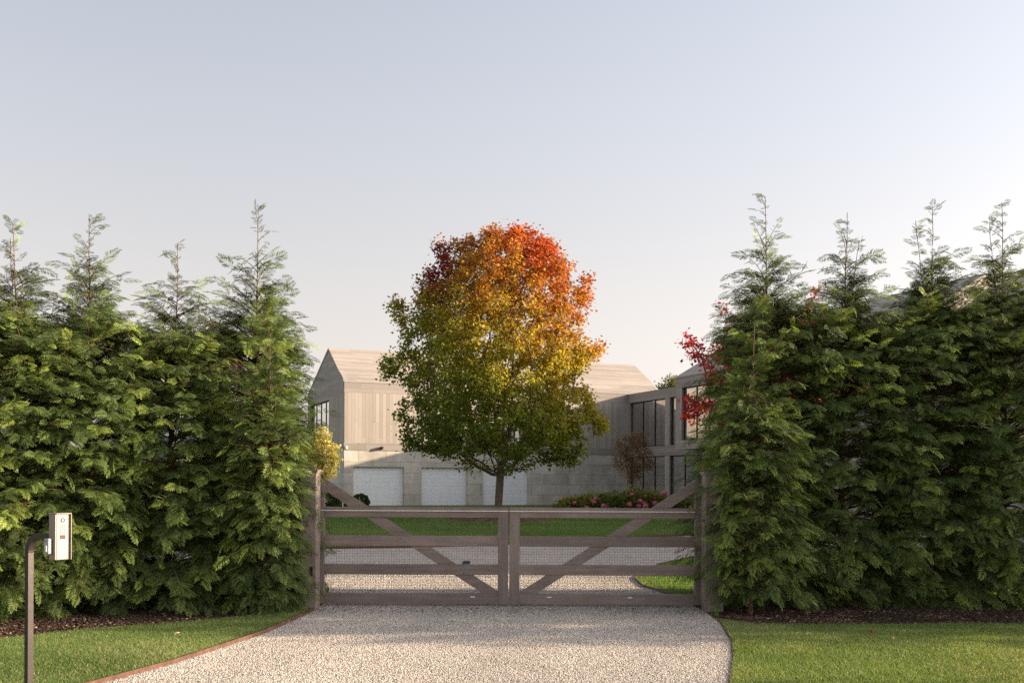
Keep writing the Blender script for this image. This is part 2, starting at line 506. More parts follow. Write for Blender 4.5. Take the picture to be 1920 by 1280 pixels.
edging([(gL(Y), Y) for Y in list(np.arange(24.0, 28.3, .2)) + [29, 30, 32]], 'long steel edging along the front of the raised lawn behind the gate', .06)

# ------------------------------------------------------------------ grass, stones, chips
rng = np.random.default_rng(7)
def tnoise(X, Y, s, seed=0):
    r = np.random.default_rng(seed); out = np.zeros_like(X)
    for k in range(5):
        a, b, c = r.uniform(-1, 1, 3); out += np.sin((X * a + Y * b) * s * (1 + .5 * k) + c * 9) / (1 + .4 * k)
    return out / 2.2
def grass(X, Y, hgt, wid, name, fresh=0.0):
    n = len(X)
    Z = hv(Y)
    ang = rng.uniform(0, 2 * np.pi, n); lean = rng.normal(0, .6, (n, 2))
    H = hgt * rng.uniform(.55, 1.25, n) * (1 + .25 * tnoise(X, Y, 2.2, 3)); W = wid * rng.uniform(.7, 1.3, n)
    sx, sy = np.cos(ang) * W / 2, np.sin(ang) * W / 2
    V = np.zeros((n, 5, 3))
    V[:, 0] = np.stack([X - sx, Y - sy, Z - .002], 1); V[:, 1] = np.stack([X + sx, Y + sy, Z - .002], 1)
    mx, my = X + lean[:, 0] * H * .35, Y + lean[:, 1] * H * .35
    V[:, 2] = np.stack([mx - sx * .8, my - sy * .8, Z + H * .6], 1); V[:, 3] = np.stack([mx + sx * .8, my + sy * .8, Z + H * .6], 1)
    V[:, 4] = np.stack([X + lean[:, 0] * H, Y + lean[:, 1] * H, Z + H], 1)
    T = np.array([[0, 1, 3], [0, 3, 2], [2, 3, 4]])[None] + (np.arange(n) * 5)[:, None, None]
    g0, g1, dry = np.array([.105, .172, .046]), np.array([.225, .29, .108]), np.array([.42, .39, .23])
    patch = np.clip(.5 + .5 * tnoise(X, Y, 1.3, 5) + rng.normal(0, .22, n), 0, 1)[:, None]
    if fresh: g0, g1 = np.array([.10, .20, .035]), np.array([.17, .27, .055]); dry = dry * .8
    c = g0 * (1 - patch) + g1 * patch
    d = (rng.random(n) < np.clip(.12 + .18 * tnoise(X, Y, 2.0, 9), .03, .4))[:, None]
    c = np.where(d, dry * rng.uniform(.6, 1.1, (n, 1)), c)
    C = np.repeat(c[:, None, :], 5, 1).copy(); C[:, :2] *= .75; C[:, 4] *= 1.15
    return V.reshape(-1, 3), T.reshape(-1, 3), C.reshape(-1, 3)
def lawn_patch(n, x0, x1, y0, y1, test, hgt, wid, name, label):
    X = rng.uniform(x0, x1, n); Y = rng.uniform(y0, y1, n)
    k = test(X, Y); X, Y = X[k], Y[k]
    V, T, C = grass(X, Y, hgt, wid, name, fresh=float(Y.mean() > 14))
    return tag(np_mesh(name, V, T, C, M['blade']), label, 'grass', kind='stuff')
GLv = lambda Y: np.interp(Y, [a for a, b in gl], [b for a, b in gl])
GRv = lambda Y: np.interp(Y, [a for a, b in gr], [b for a, b in gr])
MLv = lambda X: np.interp(X, [-14, -5.4, -4.6, -3.6, -2.75, -2.55], [8.6, 10.3, 11.25, 12.0, 12.9, 13.05])
MRv = lambda X: np.interp(X, [2.45, 2.8, 3.6, 5, 6.4, 9, 14], [12.55, 12.1, 11.95, 12.0, 12.15, 11.2, 8.8])
jit = lambda X: rng.normal(0, .03, len(X))
lawn_patch(330000, 1.4, 8.2, 7.6, 12.8, lambda X, Y: (X > GRv(Y) + .02) & (Y < MRv(X) + jit(X)), .042, .0052, 'grass', 'short mown grass of the front lawn right of the gravel')
lawn_patch(230000, -6.6, -2.4, 7.6, 13.2, lambda X, Y: (X < GLv(Y) - .02) & (Y < MLv(X) + jit(X)), .042, .0052, 'grass', 'short mown grass of the front lawn around the intercom post')
def island(X, Y):
    return (Y > np.interp(X, [-14, -9.2, -4.3, -2.25, -.77, 1.22, 2.95, 4.9, 9, 15, 24], [24, 24, 24.2, 24.6, 25.1, 26.4, 27.4, 28.2, 30, 32, 33]) + .02) & (np.hypot(X - TREE[0], Y - TREE[1]) > 1.75)
lawn_patch(210000, -9, 11, 23.9, 37.5, island, .05, .012, 'grass', 'green grass of the raised lawn around the maple')
lawn_patch(90000, 2.0, 8.5, 13.9, 25.9, lambda X, Y: X > GRv(Y) + .02, .05, .009, 'grass', 'grass wedge behind the right gate leaf, sunlit at its far edge')
lawn_patch(30000, -5.5, -2.4, 13.2, 19.5, lambda X, Y: X < GLv(Y) - .02, .05, .009, 'grass', 'sunlit grass behind the left gate post')

OCT_V = np.array([[1, 0, 0], [-1, 0, 0], [0, 1, 0], [0, -1, 0], [0, 0, 1], [0, 0, -1.]])
OCT_T = np.array([[0, 2, 4], [2, 1, 4], [1, 3, 4], [3, 0, 4], [2, 0, 5], [1, 2, 5], [3, 1, 5], [0, 3, 5]])
def stones(n, test, x0, x1, y0, y1, smin, smax, cols, flat, z):
    X = rng.uniform(x0, x1, n); Y = rng.uniform(y0, y1, n); k = test(X, Y); X, Y = X[k], Y[k]; n = len(X)
    J = OCT_V[None] * rng.uniform(.65, 1.25, (n, 6, 1))
    R = rng.normal(size=(n, 3)); U = rng.normal(size=(n, 3)); B = basis(R, U)
    S = rng.uniform(smin, smax, n)
    V = np.einsum('nkj,njc->nkc', J, B) * S[:, None, None]
    V[:, :, 2] *= flat
    V += np.stack([X, Y, hv(Y) + z + S * .3], 1)[:, None, :]
    T = OCT_T[None] + (np.arange(n) * 6)[:, None, None]
    w = np.array([c[0] for c in cols]); w = w / w.sum()
    ci = rng.choice(len(cols), n, p=w)
    C = np.array([c[1] for c in cols])[ci] * rng.uniform(.8, 1.15, (n, 1))
    C = C * (1 + .10 * tnoise(X * 2.2, Y * .35, 2.0, 21)[:, None] + .05 * tnoise(X, Y, 5, 22)[:, None])
    return V.reshape(-1, 3), T.reshape(-1, 3), np.repeat(C, 6, 0)
gcols = [(6, (.62, .57, .52)), (5, (.55, .50, .45)), (1.6, (.42, .37, .33)), (.5, (.20, .15, .12)), (.4, (.06, .05, .04))]
ing = lambda X, Y: (X > GLv(Y) + .02) & (X < GRv(Y) - .02)
V, T, C = stones(270000, ing, -3.9, 2.5, 7.7, 14.6, .0035, .0078, gcols, .6, .010)
tag(np_mesh('gravel_stones', V, T, C, M['attr_stone']), 'loose pale gravel stones on the driveway in front of the gate', 'gravel', kind='stuff')
V, T, C = stones(50000, ing, -5, 3, 14.6, 21, .006, .012, gcols, .6, .010)
tag(np_mesh('gravel_stones', V, T, C, M['attr_stone']), 'loose pale gravel stones on the drive behind the gate', 'gravel', kind='stuff')
mcols = [(5, (.04, .024, .018)), (3, (.07, .042, .03)), (.8, (.15, .10, .07)), (.15, (.36, .27, .17))]
def chips(n, test, x0, x1, y0, y1): return stones(n, test, x0, x1, y0, y1, .008, .028, mcols, .35, .008)
V, T, C = chips(22000, lambda X, Y: (Y > MLv(X) - .05) & (X < GLv(Y) - .03), -7, -2.5, 9.8, 14.2)
tag(np_mesh('bark_chips', V, T, C, M['attr_stone']), 'dark bark chips under the left hedge', 'mulch', kind='stuff')
V, T, C = chips(22000, lambda X, Y: (Y > MRv(X) - .05) & (X > GRv(Y) + .03), 2.4, 8.2, 11.8, 14.4)
tag(np_mesh('bark_chips', V, T, C, M['attr_stone']), 'dark bark chips under the right hedge', 'mulch', kind='stuff')
V, T, C = stones(5000, lambda X, Y: np.hypot(X - TREE[0], Y - TREE[1]) < 1.85, -2.4, 1.5, 32.6, 36.4, .015, .035, [(5, (.16, .09, .06)), (3, (.28, .18, .12))], .5, .01)
tag(np_mesh('bark_chips', V, T, C, M['attr_stone']), 'reddish bark chips in the ring around the maple trunk', 'mulch', kind='stuff')

def dr(X, Y): return ing(X, Y) & (rng.random(len(X)) < np.exp(-((Y - 13.3) / .45) ** 2) + .05)
V, T, C = stones(9000, dr, -3.2, 2.5, 8.2, 14.4, .006, .014, [(3, (.07, .045, .03)), (2, (.13, .08, .05)), (1, (.22, .14, .07))], .35, .02)
tag(np_mesh('leaf_litter', V, T, C, M['attr_stone']), 'dark crumbs of leaf litter on the gravel, thickest along the foot of the gate', 'litter', kind='stuff')

# fallen leaves on the lawns
def fallen(xp, yp, c, label, s=.045):
    Y = EYE * F / (yp - HOR); p = px(xp, yp, Y)
    mb = MB()
    rr = random.Random(int(xp))
    pts = []
    for i in range(10):
        a = i * math.pi / 5 + .3; r = s * (1.0 if i % 2 == 0 else .45)
        pts.append((math.cos(a) * r, math.sin(a) * r, .006 * rr.random()))
    mb.add(pts + [(0, 0, .018)] + [(q[0], q[1], q[2] - .003) for q in pts], [(i, (i + 1) % 10, 10) for i in range(10)] + [tuple(range(20, 10, -1))])
    mt = plain('fallen_leaf_colour', c, .7)
    o = mb.build('fallen_leaf', mt); o.location = (p.x, Y, .045); o.rotation_euler = (.2, .1, rr.random() * 6)
    tag(o, label, 'leaf', 'fallen leaves on the front lawns')
fallen(1637, 1187, (.22, .02, .02), 'dark red fallen leaf lying on the right front lawn')
fallen(333, 1198, (.55, .40, .22), 'pale tan fallen leaf lying on the left front lawn', .035)
fallen(1676, 1200, (.5, .33, .18), 'light brown fallen leaf on the right front lawn, beyond the red one', .03)

# ------------------------------------------------------------------ buildings
AZ = math.radians(23)
dF = Vector((math.cos(AZ), math.sin(AZ), 0)); gF = Vector((-math.sin(AZ), math.cos(AZ), 0))
def wall(mb, u0, u1, z0, z1, holes, P, th=.25):
    """wall with openings. P(u, w, z) -> local point, w = depth into the wall"""
    us = sorted({u0, u1, *[a for hh in holes for a in hh[:2]]}); zs = sorted({z0, z1, *[a for hh in holes for a in hh[2:]]})
    def solid(i, j):
        if i < 0 or j < 0 or i >= len(us) - 1 or j >= len(zs) - 1: return None
        cu, cz = (us[i] + us[i + 1]) / 2, (zs[j] + zs[j + 1]) / 2
        return not any(a < cu < b and c < cz < d for a, b, c, d in holes)
    for i in range(len(us) - 1):
        for j in range(len(zs) - 1):
            a, b, c, d = us[i], us[i + 1], zs[j], zs[j + 1]
            if solid(i, j):
                mb.add([P(a, 0, c), P(b, 0, c), P(b, 0, d), P(a, 0, d)], [(0, 1, 2, 3)])
                mb.add([P(a, th, c), P(b, th, c), P(b, th, d), P(a, th, d)], [(3, 2, 1, 0)])
                for (di, dj, q) in ((-1, 0, (a, a, c, d)), (1, 0, (b, b, c, d)), (0, -1, (a, b, c, c)), (0, 1, (a, b, d, d))):
                    s = solid(i + di, j + dj)
                    if not s:
                        if di: mb.add([P(q[0], 0, c), P(q[0], th, c), P(q[0], th, d), P(q[0], 0, d)], [(0, 1, 2, 3)])
                        else: mb.add([P(a, 0, q[2]), P(b, 0, q[2]), P(b, th, q[2]), P(a, th, q[2])], [(0, 1, 2, 3)])

def pbox(mb, P, u0, u1, w0, w1, z0, z1):
    q = [P(u, w, z) for z in (z0, z1) for (u, w) in ((u0, w0), (u1, w0), (u1, w1), (u0, w1))]
    mb.add(q, [(0, 3, 2, 1), (4, 5, 6, 7), (0, 1, 5, 4), (1, 2, 6, 5), (2, 3, 7, 6), (3, 0, 4, 7)])

def window(root, P, u0, u1, z0, z1, mull, w=.12, fr=.05):
    mb = MB()
    pbox(mb, P, u0 + .002, u1 - .002, w, w + .08, z0 + .002, z0 + fr); pbox(mb, P, u0 + .002, u1 - .002, w, w + .08, z1 - fr, z1 - .002)
    for a, b in [(u0 + .002, u0 + fr)] + [(m - fr * .6, m + fr * .6) for m in mull] + [(u1 - fr, u1 - .002)]:
        pbox(mb, P, a, b, w - .003, w + .083, z0 + fr, z1 - fr)
    f = mb.build('window', M['black_metal'], root)
    es = [u0 + fr] + [q for m in mull for q in (m - fr * .6, m + fr * .6)] + [u1 - fr]
    for k in range(0, len(es), 2):
        g = MB(); pbox(g, P, es[k], es[k + 1], w + .03, w + .042, z0 + fr, z1 - fr); g.build('pane', M['glass'], f)
    return f
def curtain(root, P, u0, u1, w, z0, z1, folds=6):
    mb = MB(); n = folds * 6
    vs = []
    for i in range(n + 1):
        u = u0 + (u1 - u0) * i / n; d = math.sin(i / n * folds * 2 * math.pi) * .035
        vs += [P(u, w + d, z0), P(u, w + d, z1)]
    k = len(vs)
    vs2 = [P(u0 + (u1 - u0) * i / n, w + math.sin(i / n * folds * 2 * math.pi) * .035 + .012, z) for i in range(n + 1) for z in (z0, z1)]
    mb.add(vs + vs2, [(2 * i, 2 * i + 2, 2 * i + 3, 2 * i + 1) for i in range(n)] + [(k + 2 * i, k + 2 * i + 1, k + 2 * i + 3, k + 2 * i + 2) for i in range(n)])
    return mb.build('curtain', M['curtain'], root, True)

# heights above the local base (base at z = GH)
E = 7.04 - GH; RZ = 9.2 - GH; UB = 6.5 - GH; T1 = 3.83 - GH; T0 = 3.43 - GH
A = Vector((-8.885, 55.0, GH))
g = empty('garage_building', A, AZ, 'long two-storey timber and stone building with a boarded gable roof and three garage doors', 'building')
LEN, WID, RY = 19.6, 9.0, 3.7
Pf = lambda u, w, z: (u, w, z)                 # front facade: u along x, w inward
Pl = lambda u, w, z: (w, u, z)                 # left gable: u along y
doors = [(.50, 3.30), (4.30, 6.95), (7.90, 10.65)]
mb = MB(); wall(mb, 0, LEN, 0, T0, [(a, b, -.0, 2.57 - GH) for a, b in doors], Pf, .3)
wall(mb, .3, WID, 0, T0, [], Pl, .3)
mb.build('stone_wall', M['stone'], g)
mb = MB(); wall(mb, 0, LEN, T1, UB, [(9.7, 13.4, 3.86 - GH, 5.95 - GH)], Pf, .25)
wall(mb, .25, WID, T1, UB, [(3.6, 8.6, 3.95 - GH, 6.35 - GH)], Pl, .25)
mb.build('board_wall', M['wall_v'], g)
mb = MB()                                      # fascia under the eave and storey band
pbox(mb, Pf, -.006, LEN, -.006, .25, UB, E); pbox(mb, Pf, -.02, LEN, -.02, .28, T0, T1)
pbox(mb, Pl, .28, WID, -.02, .28, T0, T1)
pbox(mb, Pf, LEN - .25, LEN, .26, WID, UB, E); pbox(mb, Pf, 0, LEN, WID, WID + .25, UB, E)
mb.build('fascia', M['band'], g)
for x0 in (0.0, LEN - .2):                     # gable walls of level boards, with thickness
    mb = MB(); mb.add([(x, y, z) for x in (x0 - .004, x0 + .2) for (y, z) in ((.251, UB), (WID, UB), (WID, E), (RY, RZ), (.251, E + .2))],
           [(0, 1, 2, 3, 4), (9, 8, 7, 6, 5), (0, 5, 6, 1), (1, 6, 7, 2), (2, 7, 8, 3), (3, 8, 9, 4), (4, 9, 5, 0)])
    mb.build('gable', M['wall_h'], g)
mb = MB()
mb.add([(x, y, z) for x in (-.03, LEN + .03) for (y, z) in ((-.03, E + .002), (RY, RZ + .08), (WID + .28, E + .002), (WID + .28, E - .12), (RY, RZ - .06), (-.03, E - .0))],
       [(0, 1, 4, 5), (1, 2, 3, 4), (6, 11, 10, 7), (7, 10, 9, 8), (0, 6, 7, 1), (1, 7, 8, 2), (2, 8, 9, 3), (3, 9, 10, 4), (4, 10, 11, 5), (5, 11, 6, 0)])
mb.build('roof', M['roofb'], g)
mb = MB()                                      # back and right walls, floors: close the box
pbox(mb, Pf, 0, LEN, WID, WID + .25, 0, UB - .002); pbox(mb, Pf, LEN - .25, LEN, .31, WID - .002, 0, UB - .002)
mb.build('rear_wall', M['stone'], g)
mb = MB(); pbox(mb, Pf, .31, LEN - .3, .32, WID - .1, T1 - .15, T1 - .01); mb.build('floor_slab', M['floor_in'], g)
for a, b in doors:
    mb = MB(); pbox(mb, Pf, a + .002, b - .002, .16, .22, 0, 2.57 - GH - .03)
    d = mb.build('garage_door', M['door'], g)
    mb = MB(); pbox(mb, Pf, a + .002, b - .002, .10, .24, 2.57 - GH - .028, 2.57 - GH - .002); mb.build('door_frame', M['white_metal'], d)
window(g, Pf, 9.7, 13.4, 3.86 - GH, 5.95 - GH, [10.93, 12.17])
window(g, Pl, 3.6, 8.6, 3.95 - GH, 6.35 - GH, [4.85, 6.1, 7.35])
for u in (2.0, 5.75, 9.3):
    mb = MB(); pbox(mb, Pf, u - .05, u + .05, -.06, -.02, T0 + .05, T0 + .20); mb.box(u - .075, u + .075, -.25, -.06, T0 + .08, T0 + .22, .01)
    mb.build('wall_spotlight', M['black_metal'], g)
mb = MB(); mb.tube([(.12, -.06, T0 + .14), (-.02, -.30, T0 + .12)], .06, 10); pbox(mb, Pf, .06, .18, -.06, -.02, T0 + .06, T0 + .22)
mb.build('security_camera', M['white_metal'], g)

# glazed link and overhanging room
P0 = A + dF * 17.1; P0.z = GH
az2 = AZ - math.pi / 2                       # local x runs toward the camera
lk = empty('glazed_wing', P0, az2, 'grey timber wing with tall dark framed windows on two floors and an overhanging upper room', 'building')
Pu = lambda u, w, z: (u, w, z)               # w inward = local +y = to the right in the picture
L2 = 17.5
lowT, upB, upT = 3.30 - GH, 3.87 - GH, 6.5 - GH
top_h = [(.2, 4.19, upB, upT), (4.66, 8.9, upB, upT)]
low_h = [(.2, 4.19, .05, lowT), (4.66, 8.9, .05, lowT), (9.4, 13.4, .05, lowT), (13.9, 17.2, .05, lowT)]
mb = MB(); wall(mb, -.02, 10.0, upB, upT, top_h, Pu, .25); wall(mb, -.02, L2, 0, lowT, low_h, Pu, .25)
mb.build('board_wall', M['wall_v'], lk)
mb = MB(); pbox(mb, Pu, -.02, 10, -.012, .27, upT, E); pbox(mb, Pu, -.02, L2, -.012, .27, lowT, upB); mb.build('fascia', M['band'], lk)
window(lk, Pu, .2, 4.19, upB, upT, [1.58, 2.9]); window(lk, Pu, 4.66, 8.9, upB, upT, [6.05, 7.5])
window(lk, Pu, .2, 4.19, .05, lowT, [1.58, 2.9]); window(lk, Pu, 4.66, 8.9, .05, lowT, [6.05, 7.5])
window(lk, Pu, 9.4, 13.4, .05, lowT, [10.7, 12.1]); window(lk, Pu, 13.9, 17.2, .05, lowT, [15.5])
mb = MB(); pbox(mb, Pu, -.02, 10, .27, 6.0, E - .28, E - .02); mb.build('flat_roof', M['band'], lk)
mb = MB(); pbox(mb, Pu, -.02, 10, .28, 5.98, lowT + .1, upB - .02); pbox(mb, Pu, -.02, L2, .28, 5.98, -.1, .02); mb.build('floor_slab', M['floor_in'], lk)
mb = MB(); pbox(mb, Pu, -.02, 10, 5.4, 5.6, .03, E - .3); pbox(mb, Pu, 10.01, L2, 5.4, 5.6, .03, lowT); pbox(mb, Pu, L2 - .2, L2, .26, 5.39, .03, lowT); mb.build('inner_wall', M['curtain'], lk)
for (a, b, z0, z1) in ((3.0, 3.9, upB + .02, upT - .02), (4.75, 5.6, upB + .02, upT - .02), (3.0, 3.55, .06, lowT - .02), (5.0, 5.5, .06, lowT - .02), (6.2, 6.7, .06, lowT - .02), (1.7, 2.0, .06, lowT - .02), (9.5, 10.2, .06, lowT - .02)):
    curtain(lk, Pu, a, b, .30, z0, z1, 4)
# overhanging room: starts at u = 9.43, stands 2.58 m proud
def gable_block(root, u0, u1, w0, wid, z0, ry, sk=True, holes=(), under=True):
    Pq = lambda u, w, z: (u, w0 + w, z)
    mb = MB()
    wall(mb, u0, u1, upB, upT, list(holes), Pq, .25)
    Pe = lambda u, w, z: (u1 - w, w0 + u, z)
    wall(mb, .251, wid, upB, upT, [], Pe, .25)
    pbox(mb, Pq, u0, u1 - .26, wid - .25, wid, upB, upT); pbox(mb, Pq, u0, u0 + .25, .26, wid - .26, upB, upT)
    mb.build('upper_wall', M['wall_v'], root)
    mb = MB()
    pbox(mb, Pq, u0 - .006, u1 + .006, -.008, wid, upT, E)
    mb.build('fascia', M['band'], root)
    mb = MB(); pbox(mb, Pq, u0 - .006, u1 + .006, -.008, wid, z0, upB); mb.build('sill_band', M['wall_h'], root)
    for x0 in (u0, u1 - .2):
        mb = MB(); mb.add([(x, w0 + y, z) for x in (x0, x0 + .2) for (y, z) in ((0.0, E + .003), (wid, E + .003), (ry, RZ))],
               [(0, 1, 2), (5, 4, 3), (0, 3, 4, 1), (1, 4, 5, 2), (2, 5, 3, 0)])
        mb.build('gable', M['wall_h'], root)
    mb = MB()
    mb.add([(x, w0 + y, z) for x in (u0 - .03, u1 + .03) for (y, z) in ((-.04, E + .004), (ry, RZ + .1), (wid + .04, E + .004), (wid + .04, E - .1), (ry, RZ - .02), (-.04, E - .06))],
       [(0, 1, 4, 5), (1, 2, 3, 4), (6, 11, 10, 7), (7, 10, 9, 8), (0, 6, 7, 1), (1, 7, 8, 2), (2, 8, 9, 3), (3, 9, 10, 4), (4, 10, 11, 5), (5, 11, 6, 0)])
    mb.build('roof', M['roofb'], root)
    return Pq
Pq = gable_block(lk, 9.43, 17.4, -2.58, 8.0, T0, 3.9, holes=[(9.98, 13.2, upB + .01, upT - .02)])
window(lk, Pq, 9.98, 13.2, upB + .01, upT - .02, [11.13, 12.2])

# main house further right
R3 = Vector((16.97, 37.3, GH))
mh = empty('main_house', R3, az2, 'grey boarded house with pointed gable roofs behind the right hedge', 'building')
gable_block(mh, -10.0, 0, -4.0, 8.0, 0, 4.0)
mb = MB(); pbox(mb, Pu, -9.9, -.1, -3.9, 3.9, 0, T0); mb.build('lower_wall', M['stone'], mh)
# nearer gable wing as part of the same house (shifted by local y and x)
R4 = Vector((17.85, 36.0, 0))
rel = R4 - Vector((R3.x, R3.y, 0)); lx = rel.dot(Vector((math.cos(az2), math.sin(az2), 0))); ly = rel.dot(Vector((-math.sin(az2), math.cos(az2), 0)))
gable_block(mh, lx, lx + 17, ly - 4.0, 8.0, 0, 4.0)  # unseen near end lengthened to cast shade on the drive behind the gate
mb = MB(); pbox(mb, lambda u, w, z: (u, w, z), lx + .1, lx + 16.9, ly - 3.9, ly + 3.9, 0, T0); mb.build('lower_wall', M['stone'], mh)

# ------------------------------------------------------------------ the gate
GY = 13.7
gz = lambda y: EYE - (y - HOR) * GY / F
def gate_leaf(s, label):
    """s = -1 left leaf, +1 right leaf; x measured from the hinge side toward the centre"""
    hinge = -2.60 if s < 0 else 2.545
    root = empty('gate_leaf', (hinge, GY, 0), 0, label, 'gate', 'the two leaves of the driveway gate')
    X = lambda a: -s * a                      # a >= 0 from hinge toward the centre
    W = 2.555 if s < 0 else 2.575
    def bx(a, b, y0, y1, z0, z1, nm, mat, bev=.004):
        mb = MB(); x0, x1 = sorted((X(a), X(b))); mb.box(x0, x1, y0, y1, z0, z1, bev); return mb.build(nm, mat, root)
    bx(0, .135, -.035, .045, .043, 1.688, 'hinge_stile', M['gate_v'])
    bx(W - .135, W, -.035, .045, .043, 1.312, 'meeting_stile', M['gate_v'])
    for z0, z1 in ((1.178, 1.312), (.800, .937), (.424, .561), (.043, .181)):
        bx(.137, W - .137, -.030, .030, z0, z1, 'rail', M['gate_h'])
    # brace from the head of the hinge stile down to the meeting stile, between the rails
    a0, a1 = .137, W - .137
    zt = lambda a: 1.683 - .645 * (a - .137)
    vt = .157
    mb = MB()
    y0, y1 = -.018, .024
    segs = [(1.314, 9), (.939, 1.176), (.563, .798), (.183, .422)]
    for lo, hi in segs:
        # clip the slanted band to lo<z<hi and a0<a<a1
        poly = [(a0, zt(a0)), (a1, zt(a1)), (a1, zt(a1) - vt), (a0, zt(a0) - vt)]
        for (ins, inter) in ((lambda p: p[1] >= lo, lo), (lambda p: p[1] <= hi, hi)):
            out = []
            for i in range(len(poly)):
                p, q = poly[i], poly[(i + 1) % len(poly)]
                if ins(p): out.append(p)
                if ins(p) != ins(q):
                    t = (inter - p[1]) / (q[1] - p[1]); out.append((p[0] + t * (q[0] - p[0]), inter))
            poly = out
            if not poly: break
        if len(poly) > 2: mb.prism([(X(p[0]), p[1]) for p in poly], 'y', y0, y1)
    mb.build('brace', M['gate_h'], root)
    # thin bright strip across the top rail
    x0, x1 = sorted((X(0.0 if s < 0 else .137), X(W)))
    mb = MB(); mb.box(x0, x1, -.046, -.0365, 1.258, 1.271, .0015); mb.build('metal_strip', M['white_metal'], root)
    # welded wire mesh behind the rails
    mb = MB()
    r = .0011
    xa, xb = sorted((X(.14), X(W - .14)))
    k = xa + .01
    while k < xb:
        mb.box(k - r, k + r, .034 - r, .034 + r, .06, 1.19); k += .0345
    z = .075
    while z < 1.19:
        mb.box(xa, xb, .034 + r * .9, .034 + 3 * r, z - r, z + r); z += .0345
    mb.build('wire_mesh', M['grey_dark'], root)
    for a in ((2.09,) if s < 0 else (.99, 2.05)):
        bx(a - .03, a + .03, -.036, -.031, .128, .146, 'metal_tab', M['white_metal'], .0012)
    for z in ((.45, 1.45) if s < 0 else (.12, 1.45)):
        mb = MB(); x0, x1 = sorted((X(-.045), X(.0))); mb.box(x0, x1, -.02, .03, z, z + .12, .004); mb.build('hinge', M['black_metal'], root)
    return root
gate_leaf(-1, 'left leaf of the weathered timber driveway gate with wire mesh and slanting brace')
gate_leaf(1, 'right leaf of the weathered timber driveway gate, its hinge side against the right hedge')
def gate_post(x0, x1, label):
    root = empty('gate_post', ((x0 + x1) / 2, 13.35, 0), 0, label, 'post', 'timber posts carrying the gate')
    w = (x1 - x0) / 2
    MB().box(-w, w, -.15, .15, 0, 1.74, .006).build('shaft', M['gate_v'], root)
    if x0 < 0: MB().box(w - .075, w - .04, -.156, -.1515, .44, .56, .001).build('hinge_plate', M['black_metal'], root)
    mb = MB(); mb.box(-w - .012, w + .012, -.165, .165, 1.742, 1.765, .004); mb.box(-w - .025, w + .025, -.18, .18, 1.766, 1.79, .004); mb.build('cap', M['gate_h'], root)
gate_post(-2.69, -2.485, 'square timber gate post with a flat cap beside the left hedge')
gate_post(2.46, 2.69, 'square timber gate post half buried in the right hedge')

# gate stop on the gravel behind the gate
p = px(868, 1059, 19.5)
root = empty('gate_stop', (p.x, 20.9, h(20.9)), .1, 'small dark grey metal gate stop standing on the gravel behind the left leaf', 'gate stop')
MB().box(-.08, .08, -.06, .06, 0.008, .03, .004).build('base_plate', M['grey_dark'], root)
MB().box(-.06, .09, -.04, .04, .031, .075, .008).build('stop_block', M['grey_dark'], root)

# ------------------------------------------------------------------ intercom on a bent post
IY = 7.8
gam = math.radians(58)
# local +x = arm direction n = (sin gam, -cos gam)
ic = empty('intercom_post', px(55.5, HOR, IY) - Vector((0, 0, EYE)), gam - math.pi / 2, 'dark bent square metal post carrying a pale steel intercom on the left lawn', 'intercom')
mb = MB()
S_ = .044
path = [(0, .0), (0, 1.08)]
R_ = .13
for i in range(1, 9):
    t = i / 8 * math.pi / 2
    path.append((R_ - R_ * math.cos(t), 1.08 + R_ * math.sin(t)))
path.append((.325, 1.21))
ring = []
for i, (x, z) in enumerate(path):
    a = path[max(i - 1, 0)]; b = path[min(i + 1, len(path) - 1)]
    d = Vector((b[0] - a[0], b[1] - a[1])).normalized(); nn = Vector((-d.y, d.x)) * S_ / 2
    ring.append([(x + nn.x, -S_ / 2, z + nn.y), (x + nn.x, S_ / 2, z + nn.y), (x - nn.x, S_ / 2, z - nn.y), (x - nn.x, -S_ / 2, z - nn.y)])
vs = [q for r in ring for q in r]
fs = [(0, 1, 2, 3), tuple(len(vs) - 4 + k for k in (3, 2, 1, 0))]
for i in range(len(ring) - 1):
    for k in range(4): fs.append((4 * i + k, 4 * i + (k + 1) % 4, 4 * i + 4 + (k + 1) % 4, 4 * i + 4 + k))
mb.add(vs, fs)
mb.build('bent_post', M['bronze'], ic)
mb = MB(); mb.box(-.07, .07, -.07, .07, 0, .012, .002); mb.build('base_plate', M['bronze'], ic)
# housing: face plate toward +x, w along local y
bx0, fx = .325, .40
z0, z1, hw = 1.045, 1.378, .058
hb = MB(); hb.box(bx0, fx, -hw, hw, z0, z1, .003)
housing = hb.build('intercom_housing', M['panel'], ic)
hd = MB(); hd.box(bx0 - .004, fx + .02, -hw - .004, hw + .004, z1 + .001, z1 + .005); hd.box(fx + .001, fx + .02, hw + .0005, hw + .004, z0, z1 - .001)
hd.build('rain_hood', M['panel'], housing)
fp = MB(); fp.box(fx + .001, fx + .004, -hw + .012, hw - .012, z0 + .006, z1 - .006, .001)
face = fp.build('face_plate', M['panel'], housing)
def disc(mb, y, z, r0, r1, x0, x1, n=20):
    vs = []
    for x in (x0, x1):
        for r in (r0, r1):
            for k in range(n): vs.append((x, y + r * math.cos(2 * math.pi * k / n), z + r * math.sin(2 * math.pi * k / n)))
    fs = []
    for k in range(n):
        j = (k + 1) % n
        fs += [(2 * n + k, 2 * n + j, 3 * n + j, 3 * n + k), (n + k, n + j, 3 * n + j, 3 * n + k), (k, j, 2 * n + j, 2 * n + k), (k, j, n + j, n + k)]
    mb.add(vs, fs)
cm = MB(); disc(cm, 0, z1 - .045, .0085, .0175, fx + .0045, fx + .008); cm.build('camera_ring', M['black_metal'], housing)
cm = MB(); disc(cm, 0, z1 - .045, .0005, .0080, fx + .0045, fx + .006); cm.build('camera_lens', M['grey_plastic'], housing)
sp = MB()
